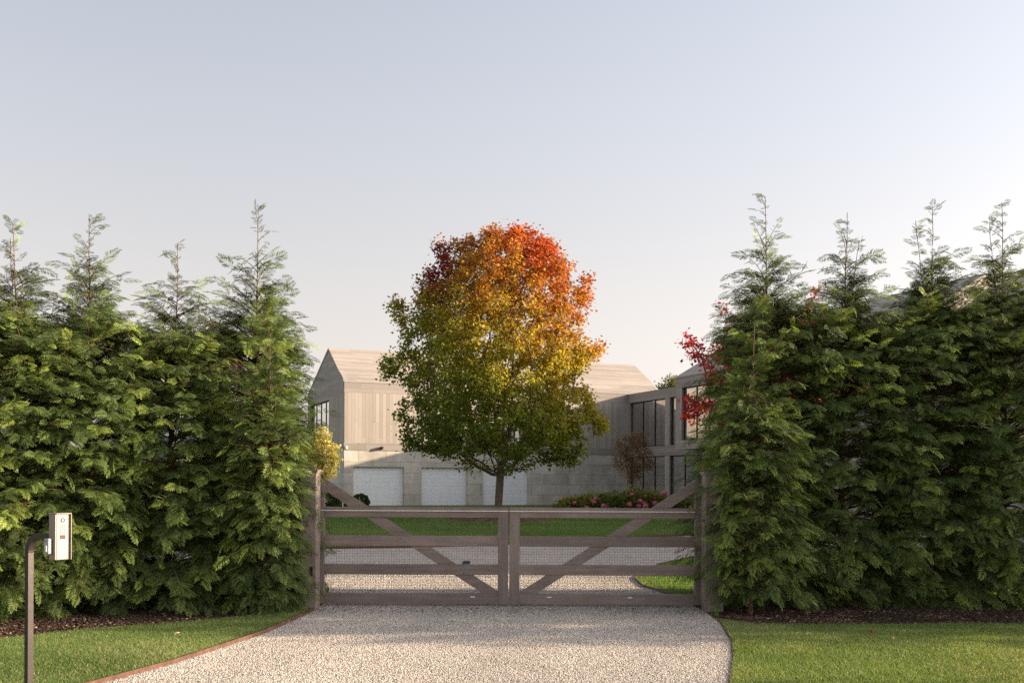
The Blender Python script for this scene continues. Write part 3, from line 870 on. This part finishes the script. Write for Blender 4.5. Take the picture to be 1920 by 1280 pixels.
for r in range(5):
    for c in range(3): disc(sp, (c - 1) * .016, z1 - .083 - r * .0125, .0003, .0042, fx + .0042, fx + .0052, 10)
sp.build('speaker_grille', M['black_metal'], housing)
MB().box(fx + .0045, fx + .007, -.021, .021, z1 - .182, z1 - .153, .001).build('sensor_window', plain('brown_lens', (.09, .04, .03), .2), housing)
MB().box(fx + .0045, fx + .0065, -.024, .024, z1 - .215, z1 - .197, .0008).build('call_button', M['white_metal'], housing)
rd = MB(); rd.box(.318, .371, -hw - .034, -hw - .0045, z0 + .045, z0 + .155, .005)
reader = rd.build('key_switch', M['grey_plastic'], ic)
MB().box(.341, .359, -hw - .043, -hw - .0345, z0 + .06, z0 + .105, .003).build('lever', M['white_metal'], reader)
MB().box(.335, .343, -hw - .037, -hw - .0345, z0 + .132, z0 + .140, .001).build('keyhole', M['black_metal'], reader)

# ------------------------------------------------------------------ conifer hedge trees
def spray_template(seed, n=8):
    r = random.Random(seed); V = []; T = []
    def tri(*p):
        b = len(V); V.extend(p); T.append((b, b + 1, b + 2))
    def droop(x): return -.28 * x * x
    tri((0, .010, 0), (0, -.010, 0), (.55, 0, droop(.55))); tri((.5, .008, droop(.5)), (.5, -.008, droop(.5)), (1.0, 0, droop(1)))
    for i in range(n):
        for sgn in (-1, 1):
            t = .06 + .86 * (i + (.5 if sgn > 0 else 0)) / n
            L = (.40 * (1 - t) ** .75 + .10) * r.uniform(.8, 1.15)
            a = math.radians(r.uniform(38, 56)) * sgn
            c, s = math.cos(a), math.sin(a)
            def Q(u, v):
                x = t + u * c - v * s; y = u * s + v * c
                return (x, y, droop(x) - .22 * abs(y) + r.uniform(-.012, .012))
            w = .024
            tri(Q(0, -.008), Q(L * .5, -w), Q(L, 0)); tri(Q(0, .008), Q(L, 0), Q(L * .5, w))
            for j, tt in enumerate((.34, .64)):
                ll = L * (.42 - .28 * tt) + .03
                for s2 in (-1, 1):
                    tri(Q(L * tt - .015, 0), Q(L * tt + .015, 0), Q(L * tt + ll * .85, s2 * ll * .62))
    return np.array(V), np.array(T)
SPR = [spray_template(s) for s in (1, 2, 3)]

def conifer(name, X, Y, H, seed, label, group, Rlow=1.05, leaders=((0, 0, 1.0),), dens=1.0, box=(1,1,1,1), lo=.10):
    r = np.random.default_rng(seed)
    root = empty(name, (X, Y, 0), 0, label, 'tree', group)
    prof_z = np.array([0, .07, .2, .45, .60, .70, .78, .86, .92, 1.0]) * H
    prof_r = np.array([.85, 1, 1.02, 1.0, .90, .60, .42, .24, .12, .05]) * Rlow
    TP, TD, TN, TS, TC = [], [], [], [], []
    tube = MB()
    lead = [(np.array([lx * u ** 1.5, ly * u ** 1.5]), hh) for lx, ly, hh in leaders for u in (1,)]
    for li, (lx, ly, hh) in enumerate(leaders):
        Ht = H * hh; z0 = 0 if li == 0 else H * .45
        ts = np.linspace(0, 1, 15)
        wob = r.normal(0, .012, (15, 2)).cumsum(0) * (ts[:, None])
        pts = [(lx * t ** 2 * 1.0 + wob[i, 0], ly * t ** 2 + wob[i, 1], z0 + (Ht - z0) * t) for i, t in enumerate(ts)]
        rad = [max(.0045, (.062 * (H / 5.3) ** 1.6 if li == 0 else .02) * (1 - t) ** 1.15) for t in ts]
        tube.tube(pts, rad, 7)
        pz = np.array([p[2] for p in pts]); pxx = np.array([p[0] for p in pts]); pyy = np.array([p[1] for p in pts])
        z = lo if li == 0 else H * .6
        while z < Ht * .985:
            rel = z / Ht
            R = float(np.interp(z / Ht * H, prof_z, prof_r))
            if li > 0: R *= .6
            up = float(np.interp(rel, [0, .3, .6, .8, 1], [5, 22, 36, 44, 62]))
            step = float(np.interp(rel, [0, .5, .62, .72, .85, .92, 1], [.0044, .0044, .0046, .016, .046, .10, .12])) / dens
            z += step * r.uniform(.6, 1.4)
            az = r.uniform(0, 2 * np.pi)
            if rel < .72:
                ca, sa = math.cos(az), math.sin(az)
                bxx = box[1] if ca > 0 else box[0]
                if len(box) > 4 and ca * box[4] > 0: bxx *= float(np.interp(rel, [.36, .6], [1, .68]))
                byy = box[3] if sa > 0 else box[2]
                Rb = min(bxx / max(abs(ca), 1e-3), byy / max(abs(sa), 1e-3), 1.25 * max(bxx, byy))
                k_ = float(np.interp(rel, [0, .04, .58, .72], [.85, 1, 1, .15])) if rel > .58 else float(np.interp(rel, [0, .05, .15], [.82, .93, 1]))
                R = (Rb * k_ + R * (1 - k_)) if rel > .58 else Rb * k_
                L = R * (1 - abs(r.normal(0, .10))) * r.choice([1.0, .8, 1.12], p=[.72, .18, .10]) * float(np.interp(rel, [0, .25, .42, .6, .72], [1.12, 1.08, 1.02, 1.0, .90]))
            else:
                L = R * r.uniform(.72, 1.14)
            if rel > .86 and r.random() < .25: continue
            if rel > .86: L = R * r.uniform(.5, 1.2) + (.03 if rel > .93 else .06)
            el = math.radians(up + r.normal(0, 9))
            n = max(3, int(L / .062))
            s = np.linspace(0, 1, n + 1)
            elev = el - s * math.radians(r.uniform(18, 50))
            dl = L / n
            bend = r.normal(0, .35)
            azs = az + s * bend
            dirs = np.stack([np.cos(azs) * np.cos(elev), np.sin(azs) * np.cos(elev), np.sin(elev)], 1)
            p0 = np.array([np.interp(z, pz, pxx), np.interp(z, pz, pyy), z])
            P = p0 + np.concatenate([[np.zeros(3)], np.cumsum(dirs[:-1] * dl, 0)])
            if rel > .5 or r.random() < .25:
                tube.tube([tuple(q) for q in P], list(np.interp(s, [0, 1], [.012 * min(1, L) + .003, .0025])), 4, cap=False)
            brown = r.random() < .0008
            young = r.random() < .25
            tone = r.uniform(.75, 1.25)
            start = int(n * (.25 if rel > .62 else .58))
            for i in range(start, n + 1):
                tipw = i / n
                for sg in ((-1, 1) if i < n else (0,)):
                    if sg and r.random() < .12: continue
                    d = dirs[i]; side = np.cross(d, [0, 0, 1]); side /= max(np.linalg.norm(side), 1e-5)
                    k = math.radians(r.uniform(38, 66)) * sg
                    dd = d * math.cos(k) + side * math.sin(k) + np.array([0, 0, r.normal(-.12 if rel < .7 else .02, .2)])
                    nrm = np.array([r.normal(0, .55), r.normal(0, .55), .75]) + np.array([math.cos(azs[i]), math.sin(azs[i]), 0]) * r.uniform(.0, 1.3)
                    TP.append(P[i]); TD.append(dd); TN.append(nrm)
                    size = (.205 - .06 * tipw) * r.uniform(.6, 1.25) if rel < .8 else (r.uniform(.12, .21) if rel < .86 else r.uniform(.06, .125))
                    if sg == 0: size *= 1.45
                    TS.append(size)
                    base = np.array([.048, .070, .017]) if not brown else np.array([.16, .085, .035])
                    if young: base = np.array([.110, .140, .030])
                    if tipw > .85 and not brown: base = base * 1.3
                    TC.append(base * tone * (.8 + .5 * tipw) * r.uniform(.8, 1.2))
    TP, TD, TN, TS, TC = map(np.array, (TP, TD, TN, TS, TC))
    Vs, Ts, Cs = [], [], []; off = 0
    idx = r.integers(0, len(SPR), len(TP))
    for k, (tv, tt) in enumerate(SPR):
        q = idx == k
        if not q.any(): continue
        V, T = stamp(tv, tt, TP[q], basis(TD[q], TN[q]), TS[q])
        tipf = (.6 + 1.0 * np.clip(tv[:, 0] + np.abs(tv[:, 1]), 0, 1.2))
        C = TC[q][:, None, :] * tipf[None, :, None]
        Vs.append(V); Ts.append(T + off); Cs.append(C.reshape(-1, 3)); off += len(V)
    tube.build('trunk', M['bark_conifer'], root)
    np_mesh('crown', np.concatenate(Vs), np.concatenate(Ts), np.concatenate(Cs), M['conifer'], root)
    return root

HG = 'arborvitae trees of the two hedges'
def hx(xp, Y): return (xp - 960) * Y / F
def hh(yp, Y): return EYE - (yp - HOR) * Y / F
left = [(25, 12.9, 425, ((.0, 0, 1.0), (-.14, .05, .965)), (.85, .85, 1.15, 1.1), 'arborvitae with twin bare leaders at the far left end of the left hedge'),
        (165, 13.3, 405, ((0, 0, 1.0),), (.85, .85, 1.15, 1.1), 'broad arborvitae in the left hedge, behind the intercom post'),
        (315, 13.7, 458, ((0, 0, 1.0),), (.85, .85, 1.18, 1.1), 'lowest arborvitae of the left hedge, one tree away from the gate'),
        (478, 14.1, 402, ((0, 0, 1.0),), (.85, .78, 1.22, 1.0, 1), 'arborvitae of the left hedge nearest the gate, with a tall thin leader')]
for i, (xp, Y, yp, ld, bx_, lab) in enumerate(left):
    conifer('arborvitae_tree', hx(xp, Y), Y, hh(yp, Y), 11 + i, lab, HG, 1.1, ld, box=bx_)
conifer('arborvitae_tree', hx(-130, 12.4), 12.4, 5.2, 31, 'arborvitae of the left hedge cut off by the left picture edge', HG, 1.05, box=(.85, .85, 1.1, 1.0), dens=.8)
conifer('arborvitae_tree', -3.0, 13.0, 3.5, 51, 'short dense arborvitae closing the left hedge against the left gate post', HG, .5, box=(.45, .36, .5, .6))
conifer('arborvitae_tree', 3.0, 13.05, 3.6, 52, 'short dense arborvitae closing the right hedge over the right gate post', HG, .55, box=(.46, .6, .5, .7), lo=.30)
right = [(1438, 14.5, 362, ((0, 0, 1.0),), (.92, .85, 1.22, 1.1, -1), 'arborvitae of the right hedge nearest the gate, with the tallest leader'),
         (1578, 14.7, 398, ((0, 0, 1.0), (.20, .05, .93)), (.85, .88, 1.25, 1.1), 'arborvitae in the right hedge, second tree from the gate'),
         (1745, 14.8, 385, ((0, 0, 1.0), (-.22, 0, .965)), (.88, .85, 1.25, 1.1), 'arborvitae in the right hedge with two forked leaders in front of the pale gable'),
         (1880, 14.7, 375, ((0, 0, 1.0), (-.13, .1, .95)), (.85, .88, 1.2, 1.1), 'arborvitae at the right picture edge, last tree of the right hedge')]
for i, (xp, Y, yp, ld, bx_, lab) in enumerate(right):
    conifer('arborvitae_tree', hx(xp, Y), Y, hh(yp, Y), 21 + i, lab, HG, 1.15, ld, box=bx_)
for i, (x, y, hgt) in enumerate([(8.3, 14.3, 5.3), (9.6, 13.8, 5.2), (10.8, 13.0, 5.4), (11.9, 12.1, 5.2), (12.9, 11.3, 4.9), (14.2, 7.5, 4.4)]):  # unseen trees, positioned to cast shade on the right hedge and gravel
    conifer('arborvitae_tree', x, y, hgt, 41 + i, ['first', 'second', 'third', 'fourth', 'fifth', 'sixth'][i] + ' arborvitae unseen beyond the right picture edge, where the hedge line is bent to shade the gravel', HG, 1.12, dens=.4)

# ------------------------------------------------------------------ broadleaf trees grown toward points of their crown
def grow(starts, att, step, infl, kill, iters=140):
    nodes = [np.array(s[0], float) for s in starts]; par = [s[1] for s in starts]
    nd = np.full(len(att), 1e9); ni = np.zeros(len(att), int)
    Pn = np.array(nodes)
    D = np.linalg.norm(att[:, None] - Pn[None], axis=2); ni = D.argmin(1); nd = D.min(1)
    for it in range(iters):
        act = nd < infl
        if not act.any():
            act = nd <= nd.min() + .01
        new = []
        for k in np.unique(ni[act]):
            q = act & (ni == k)
            v = att[q] - nodes[k]; v /= np.linalg.norm(v, axis=1, keepdims=True) + 1e-9
            d = v.mean(0) + np.random.default_rng(it * 977 + int(k)).normal(0, .08, 3); d /= np.linalg.norm(d) + 1e-9
            new.append((nodes[k] + d * step, int(k)))
        b = len(nodes)
        for p_, k in new: nodes.append(p_); par.append(k)
        NP = np.array([p_ for p_, _ in new])
        D = np.linalg.norm(att[:, None] - NP[None], axis=2); m = D.min(1); a = D.argmin(1)
        up = m < nd; nd[up] = m[up]; ni[up] = a[up] + b
        keep = nd > kill
        att, nd, ni = att[keep], nd[keep], ni[keep]
        if len(att) < 3: break
    return np.array(nodes), par
LV = np.array([[0, 0, 0], [.45, .55, -.06], [.62, .2, 0], [1.05, 0, -.12], [.62, -.2, 0], [.45, -.55, -.06]])
LT = np.array([[0, 2, 1], [0, 3, 2], [0, 4, 3], [0, 5, 4]])
def broadleaf(name, base, starts, att, step, label, cat, colour, nleaf, lsize, rbase, tipr=.004, infl=1.2, kill=.4, group=None, bark='bark', spread=.22, expo=.42, parts=('trunk', 'crown'), seed=5, thin=None):
    r = np.random.default_rng(seed)
    root = empty(name, base, 0, label, cat, group)
    nodes, par = grow(starts, att, step, infl, kill)
    n = len(nodes); cnt = np.zeros(n)
    child = [0] * n
    for i, p_ in enumerate(par):
        if p_ >= 0: child[p_] += 1
    for i in range(n - 1, -1, -1):
        if child[i] == 0: cnt[i] = 1
        if par[i] >= 0: cnt[par[i]] += cnt[i]
    mx = cnt.max(); rad = tipr + (rbase - tipr) * (cnt / mx) ** (expo + .08)
    tb = MB()
    for i, p_ in enumerate(par):
        if p_ < 0: continue
        ra, rb = rad[p_], rad[i]
        if cnt[i] < cnt[p_] * .7: ra = min(ra, rb * 1.25)
        tb.tube([tuple(nodes[p_]), tuple(nodes[i])], [ra, rb], 7 if rb > .03 else 4, cap=False)
    tb.build(parts[0], M[bark], root, True)
    # leaves on slender twigs
    slim = np.where(cnt <= 3)[0]
    P = nodes[r.choice(slim, nleaf)]
    if thin is not None:
        P = P[~thin(P, r)]; nleaf = len(P)
    tipc = P.copy()
    P = P + r.normal(0, spread, (nleaf, 3)) * np.array([1, 1, .8])
    ctr = nodes[slim].mean(0)
    out = P - ctr; out /= np.linalg.norm(out, axis=1, keepdims=True) + 1e-6
    Dv = out * .5 + r.normal(0, .6, (nleaf, 3)) + np.array([0, 0, -.35])
    Nv = r.normal(0, .55, (nleaf, 3)) + np.array([0, 0, .8]) + out * .5
    S = lsize * r.uniform(.6, 1.3, nleaf)
    V, T = stamp(LV, LT, P, basis(Dv, Nv), S)
    C = colour(P, tipc, r)
    np_mesh(parts[1], V, T, np.repeat(C, 6, 0), M['leaf'], root)
    return root

# the big maple
s_m = F / 34.5
prof = [(415, 955, 980), (430, 915, 1000), (455, 875, 1032), (485, 818, 1058), (520, 786, 1086), (570, 756, 1094), (620, 742, 1102), (660, 742, 1118), (700, 735, 1112), (750, 745, 1108), (800, 740, 1128), (830, 762, 1100), (852, 800, 1062), (870, 850, 1015), (886, 900, 965)]
r = np.random.default_rng(3)
att = []
while len(att) < 2100:
    y = r.uniform(436, 884); a = np.interp(y, [q[0] for q in prof], [q[1] for q in prof]); b = np.interp(y, [q[0] for q in prof], [q[2] for q in prof])
    x, d = r.uniform(a, b), r.uniform(-1, 1)
    c, w = (a + b) / 2, (b - a) / 2 * .97
    u = (x - c) / w
    rr_ = u * u + d * d
    if rr_ > 1 or (rr_ < .35 and r.random() < .55): continue
    ang = math.atan2(d, u)
    if rr_ > (.86 + .13 * math.sin(ang * 5 + y * .045) + .1 * math.sin(ang * 9 - y * .08)) and r.random() < .75: continue
    X = (x - 960) / s_m - TREE[0]; Yd = d * w / s_m; Z = (HOR - y) / s_m + EYE - h(34.5)
    att.append((X, Yd, Z))
# a few boughs that leave the outline
for (x, y, n_) in ((722, 690, 10), (735, 705, 10), (1120, 655, 14), (1128, 800, 12), (1100, 560, 10), (775, 838, 10), (1068, 862, 8), (745, 575, 9), (822, 468, 8), (1096, 525, 8), (965, 434, 10), (882, 456, 8), (1028, 458, 8)):
    for _ in range(n_):
        att.append(((x - 960) / s_m - TREE[0] + r.normal(0, .12), r.normal(0, .3), (HOR - y) / s_m + EYE - h(34.5) + r.normal(0, .12)))
att = np.array(att)
trunk = [((0, 0, 0), -1)]
for i in range(1, 8): trunk.append(((.015 * i, .01 * i, .26 * i), i - 1))
def maple_col(P, tip, r):
    n = len(P)
    z = P[:, 2] + h(34.5); yp = HOR - (z - EYE) * s_m; xp = 960 + (P[:, 0] + TREE[0]) * s_m
    cl = tnoise(tip[:, 0] * 1.7 + tip[:, 1], tip[:, 2] * 1.7 - tip[:, 1], 1.5, 4) + .8 * tnoise(tip[:, 0] * 3 - tip[:, 1] * 2, tip[:, 2] * 3 + tip[:, 1], 1.6, 14)
    s = (yp - 408) / 500.0 + cl * .075 + r.normal(0, .085, n) - .17 * np.clip((xp - 935) / 150, -1, 1.1) - .02
    st = [-.25, .02, .12, .26, .40, .54, .72, 1.2]
    cc = np.array([[.36, .055, .03], [.38, .085, .035], [.37, .14, .04], [.37, .21, .04], [.34, .26, .038], [.30, .29, .038], [.165, .205, .034], [.12, .165, .032]])
    C = np.stack([np.interp(s, st, cc[:, k]) for k in range(3)], 1)
    dr = np.exp(-(((xp - 815) / 34) ** 2 + ((yp - 495) / 42) ** 2)) + .35 * np.exp(-(((xp - 800) / 60) ** 2 + ((yp - 530) / 50) ** 2))
    m = (r.random(n) < dr * 1.1)[:, None]
    C = np.where(m, np.array([.20, .025, .03]), C)
    return C * r.uniform(.7, 1.3, (n, 1))
broadleaf('maple_tree', (TREE[0], TREE[1], h(34.5)), trunk, att, .30, 'large round maple turning from green to orange and red, in front of the garages', 'tree', maple_col, 92000, .100, .132, thin=lambda P, r: (r.random(len(P)) < .75 * np.clip((4.6 - P[:, 2]) / 1.4, 0, 1) * (np.hypot(P[:, 0], P[:, 1]) < 1.5)), infl=1.3, kill=.36, spread=.145)

def blob(r, n, c, rad, hole=.3):
    P = []
    while len(P) < n:
        q = r.uniform(-1, 1, 3)
        if hole < (q ** 2).sum() <= 1: P.append(np.array(c) + q * np.array(rad))
    return np.array(P)
def flat_col(stops):
    cc = np.array(stops)
    def f(P, tip, r): return cc[r.integers(0, len(cc), len(P))] * r.uniform(.7, 1.3, (len(P), 1))
    return f
# small purple-brown tree by the glazed wing
Y = 50.0; s_ = F / Y
bp = px(1188, 0, Y)
r = np.random.default_rng(8)
att = np.concatenate([blob(r, 120, ((x - 1188) / s_, dy, (HOR - y) / s_ + EYE - GH), (w / s_, w / s_, v / s_)) for x, y, w, v, dy in ((1175, 830, 24, 20, 0), (1200, 826, 20, 24, .3), (1172, 865, 20, 22, .2), (1205, 860, 20, 26, -.3), (1185, 880, 16, 20, 0))])
st = [((0, 0, 0), -1), ((.05, 0, .4), 0), ((-.22, .05, .5), 0), ((.25, -.05, .5), 0), ((.07, 0, .9), 1), ((-.3, .05, 1.0), 2), ((.36, 0, 1.0), 3)]
broadleaf('small_tree', (bp.x, Y, GH), st, att, .16, 'small purple brown many-stemmed tree in front of the tall windows', 'tree', flat_col([(.17, .085, .055), (.24, .11, .07), (.13, .085, .055), (.17, .13, .065)]), 3600, .075, .055, tipr=.006, infl=1.2, kill=.22, bark='bark_pale', spread=.12)
# yellow lit birch between hedge and building
Y = 17.4; s_ = F / Y
bp = px(606, 0, Y)
att = np.concatenate([blob(r, 110, ((x - 598) / s_, dy, (HOR - y) / s_ + EYE), (w / s_, w / s_, v / s_)) for x, y, w, v, dy in ((592, 822, 15, 24, 0), (606, 852, 21, 24, .05), (600, 882, 20, 18, -.05), (616, 862, 12, 14, 0), (580, 850, 18, 25, 0), (590, 905, 18, 20, 0))])
st = [((0, 0, 0), -1), ((.02, 0, .3), 0), ((.0, .02, .6), 1), ((.0, .04, .9), 2), ((.0, .02, 1.15), 3)]
broadleaf('small_tree', (bp.x, Y, 0), st, att, .07, 'small yellow leaved tree between the left hedge and the garage building', 'tree', flat_col([(.60, .53, .27), (.66, .60, .36), (.50, .46, .20), (.36, .37, .14)]), 4200, .042, .022, tipr=.002, infl=.7, kill=.09, spread=.045)
# red maple behind the right hedge
Y = 18.2; s_ = F / Y
bp = px(1400, 0, Y)
def red_att():
    out = []
    for (x0, y0, x1, y1, n_, w) in ((1291, 634, 1332, 700, 60, 4), (1330, 690, 1350, 760, 40, 7), (1284, 745, 1350, 760, 50, 6), (1290, 778, 1350, 754, 40, 4), (1345, 660, 1500, 620, 90, 26), (1360, 700, 1600, 680, 160, 40), (1350, 740, 1500, 730, 120, 30), (1500, 690, 1640, 650, 80, 20)):
        for _ in range(n_):
            t = r.random(); out.append((((x0 + (x1 - x0) * t) - 1400 + r.normal(0, w)) / s_, r.normal(0, .22 if x0 < 1340 else .6), (HOR - (y0 + (y1 - y0) * t) + r.normal(0, w)) / s_ + EYE))
    return np.array(out)
st = [((0, 0, 0), -1)] + [((.02 * i, 0, .3 * i), i - 1) for i in range(1, 9)]
broadleaf('maple_tree', (bp.x, Y, h(Y)), st, red_att(), .13, 'bright red maple reaching out behind the right hedge', 'tree', flat_col([(.42, .035, .04), (.52, .06, .06), (.30, .02, .035), (.20, .015, .03)]), 11000, .062, .07, tipr=.003, infl=1.2, kill=.15, spread=.065)
# tree top behind the flat roof
Y = 72.0; s_ = F / Y
bp = px(1262, 0, Y)
att = blob(r, 160, (0, 0, (HOR - 735) / s_ + EYE - GH), (1.3, 1.3, 1.1))
broadleaf('background_tree', (bp.x, Y, GH), [((0, 0, 0), -1)] + [((0, 0, .7 * i), i - 1) for i in range(1, 7)], att, .25, 'green treetop showing above the flat roof of the glazed wing', 'tree', flat_col([(.09, .10, .03), (.14, .13, .04)]), 4000, .13, .1, infl=2, kill=.3, spread=.2)

# ------------------------------------------------------------------ shrubs and hydrangeas
def leafy(P, D, size, cols, r, mat, name, root):
    n = len(P); Nv = r.normal(0, .5, (n, 3)) + np.array([0, 0, .9]) + D * .6
    V, T = stamp(LV, LT, P, basis(D + r.normal(0, .5, (n, 3)), Nv), size * r.uniform(.6, 1.3, n))
    cc = np.array(cols)[r.integers(0, len(cols), n)] * r.uniform(.7, 1.3, (n, 1))
    return np_mesh(name, V, T, np.repeat(cc, 6, 0), mat, root)
def hydrangea(xp, Y, w, hgt, heads, label, seed, cols=((.11, .17, .035), (.17, .21, .05), (.27, .25, .07), (.20, .13, .06))):
    r = np.random.default_rng(seed)
    b = px(xp, 0, Y)
    root = empty('hydrangea_bush', (b.x, Y, h(Y)), 0, label, 'shrub', 'hydrangea bushes in front of the glazed wing')
    n = 1500
    q = r.normal(size=(n, 3)); q[:, 2] = np.abs(q[:, 2]); q /= np.linalg.norm(q, axis=1, keepdims=True)
    rad = (r.uniform(.35, 1, n) ** .5) * (1 + .12 * np.sin(q[:, 0] * 7 + q[:, 1] * 9))
    P = q * rad[:, None] * np.array([w, w * .7, hgt])
    leafy(P, q, .11, cols, r, M['leaf'], 'foliage', root)
    mb = MB()
    for i in range(9):
        a = r.uniform(0, 2 * np.pi); mb.tube([(0.05 * math.cos(a), .05 * math.sin(a), 0), (w * .3 * math.cos(a), w * .25 * math.sin(a), hgt * .5), (w * .6 * math.cos(a), w * .4 * math.sin(a), hgt * .85)], [.012, .008, .004], 5, cap=False)
    mb.build('stems', M['bark'], root)
    for (hx_, hz_, hs_) in heads:
        c = np.array([(hx_ - xp) * Y / F, -w * .62 + r.uniform(-.05, .05), EYE - (hz_ - HOR) * Y / F - h(Y)])
        m_ = 150; d = r.normal(size=(m_, 3)); d /= np.linalg.norm(d, axis=1, keepdims=True)
        rr2 = hs_ * Y / F
        V, T = stamp(LV * np.array([1, 1.3, 1]), LT, c + d * rr2 * r.uniform(.8, 1.0, (m_, 1)) * np.array([1, 1, .85]), basis(np.cross(d, r.normal(size=(m_, 3))), d), np.full(m_, rr2 * .5))
        cc = np.array([[.62, .20, .30], [.70, .30, .38], [.50, .14, .24]])[r.integers(0, 3, m_)] * r.uniform(.8, 1.15, (m_, 1))
        np_mesh('flower_head', V, T, np.repeat(cc, 6, 0), M['petal'], root)
HY = 44.0
hydrangea(1075, HY, .85, .62, [(1076, 941, 4), (1097, 950, 5)], 'low hydrangea with yellow green leaves, nearest the garage doors end', 61)
hydrangea(1112, HY, .9, .80, [(1115, 933, 4), (1112, 939, 5), (1130, 947, 6), (1136, 950, 5)], 'hydrangea bush with three rosy flower heads, second from the garage end', 62)
hydrangea(1152, HY, 1.0, .82, [(1177, 943, 5), (1150, 952, 4)], 'darker hydrangea bush in the middle of the flower row', 63, ((.07, .12, .03), (.10, .16, .04), (.15, .18, .05)))
hydrangea(1190, HY, 1.0, 1.06, [(1182, 925, 4), (1197, 937, 4.5), (1203, 941, 4), (1195, 946, 5), (1206, 947, 6)], 'tallest hydrangea bush with a cluster of pink heads, below the purple brown tree', 64)
hydrangea(1228, HY, .85, .86, [(1224, 941, 5), (1231, 944, 4), (1241, 923, 6), (1234, 950, 4)], 'hydrangea bush with one pink head held high beside the windows', 65)
hydrangea(1275, HY, .95, .62, [(1290, 948, 3)], 'low hydrangea bush seen under the slanting brace of the right gate leaf', 66, ((.06, .09, .02), (.12, .13, .03), (.18, .12, .05)))
def boxwood(xp, Y, rr, label, seed):
    r = np.random.default_rng(seed); b = px(xp, 0, Y)
    root = empty('boxwood_shrub', (b.x, Y, h(Y)), 0, label, 'shrub', 'clipped shrubs by the garages')
    n = 2600; q = r.normal(size=(n, 3)); q /= np.linalg.norm(q, axis=1, keepdims=True)
    P = q * (r.uniform(.5, 1, n) ** .4 * (1 + .06 * np.sin(q[:, 0] * 8) * np.cos(q[:, 2] * 7)))[:, None] * np.array([rr, rr, rr * .85]) + np.array([0, 0, rr * .85])
    leafy(P, q, .07, [(.03, .055, .015), (.05, .075, .02), (.04, .06, .018)], r, M['leaf'], 'foliage', root)
    mb = MB(); mb.tube([(0, 0, 0), (.02, 0, rr * .5), (0, .02, rr)], [.04, .03, .015], 6); mb.build('stem', M['bark'], root)
boxwood(613, 46, .62, 'dark clipped shrub just right of the left gate stile', 71)
boxwood(632, 47, .52, 'dark clipped shrub next to the first one, before the stone corner', 72)
boxwood(676, 47, .40, 'round dark shrub above the brace, in front of the first garage door', 73)
p = px(643, 0, 45)
MB().tube([(0, 0, 0), (0, 0, .75)], .025, 8).tube([(0, 0, .75), (0, 0, .80)], [.035, .03], 8).build('path_light', M['white_metal']).location = (p.x, 45, GH)
tag(bpy.data.objects['path_light'], 'slim white path light by the garage corner shrubs', 'light')

# low far trees closing the horizon
def far_row():
    r = np.random.default_rng(99); n = 26000
    X = r.uniform(-160, 190, n)
    base = 3.0 + 1.6 * tnoise(X, X * 0, .12, 2) + 1.0 * tnoise(X, X * 0, .5, 3)
    Z = GH + r.uniform(0, 1, n) ** .7 * np.maximum(base, 1.5); Yv = 130 + r.normal(0, 3, n)
    P = np.stack([X, Yv, Z], 1)
    V, T = stamp(LV, LT, P, basis(r.normal(size=(n, 3)), r.normal(size=(n, 3)) + np.array([0, -1, .5])), r.uniform(.5, 1.3, n))
    c = np.array([[.06, .08, .025], [.10, .11, .03], [.15, .11, .04]])[r.integers(0, 3, n)] * r.uniform(.7, 1.2, (n, 1))
    tag(np_mesh('distant_trees', V, T, np.repeat(c, 6, 0), M['leaf']), 'low distant belt of trees on the horizon', 'trees', kind='stuff')
far_row()
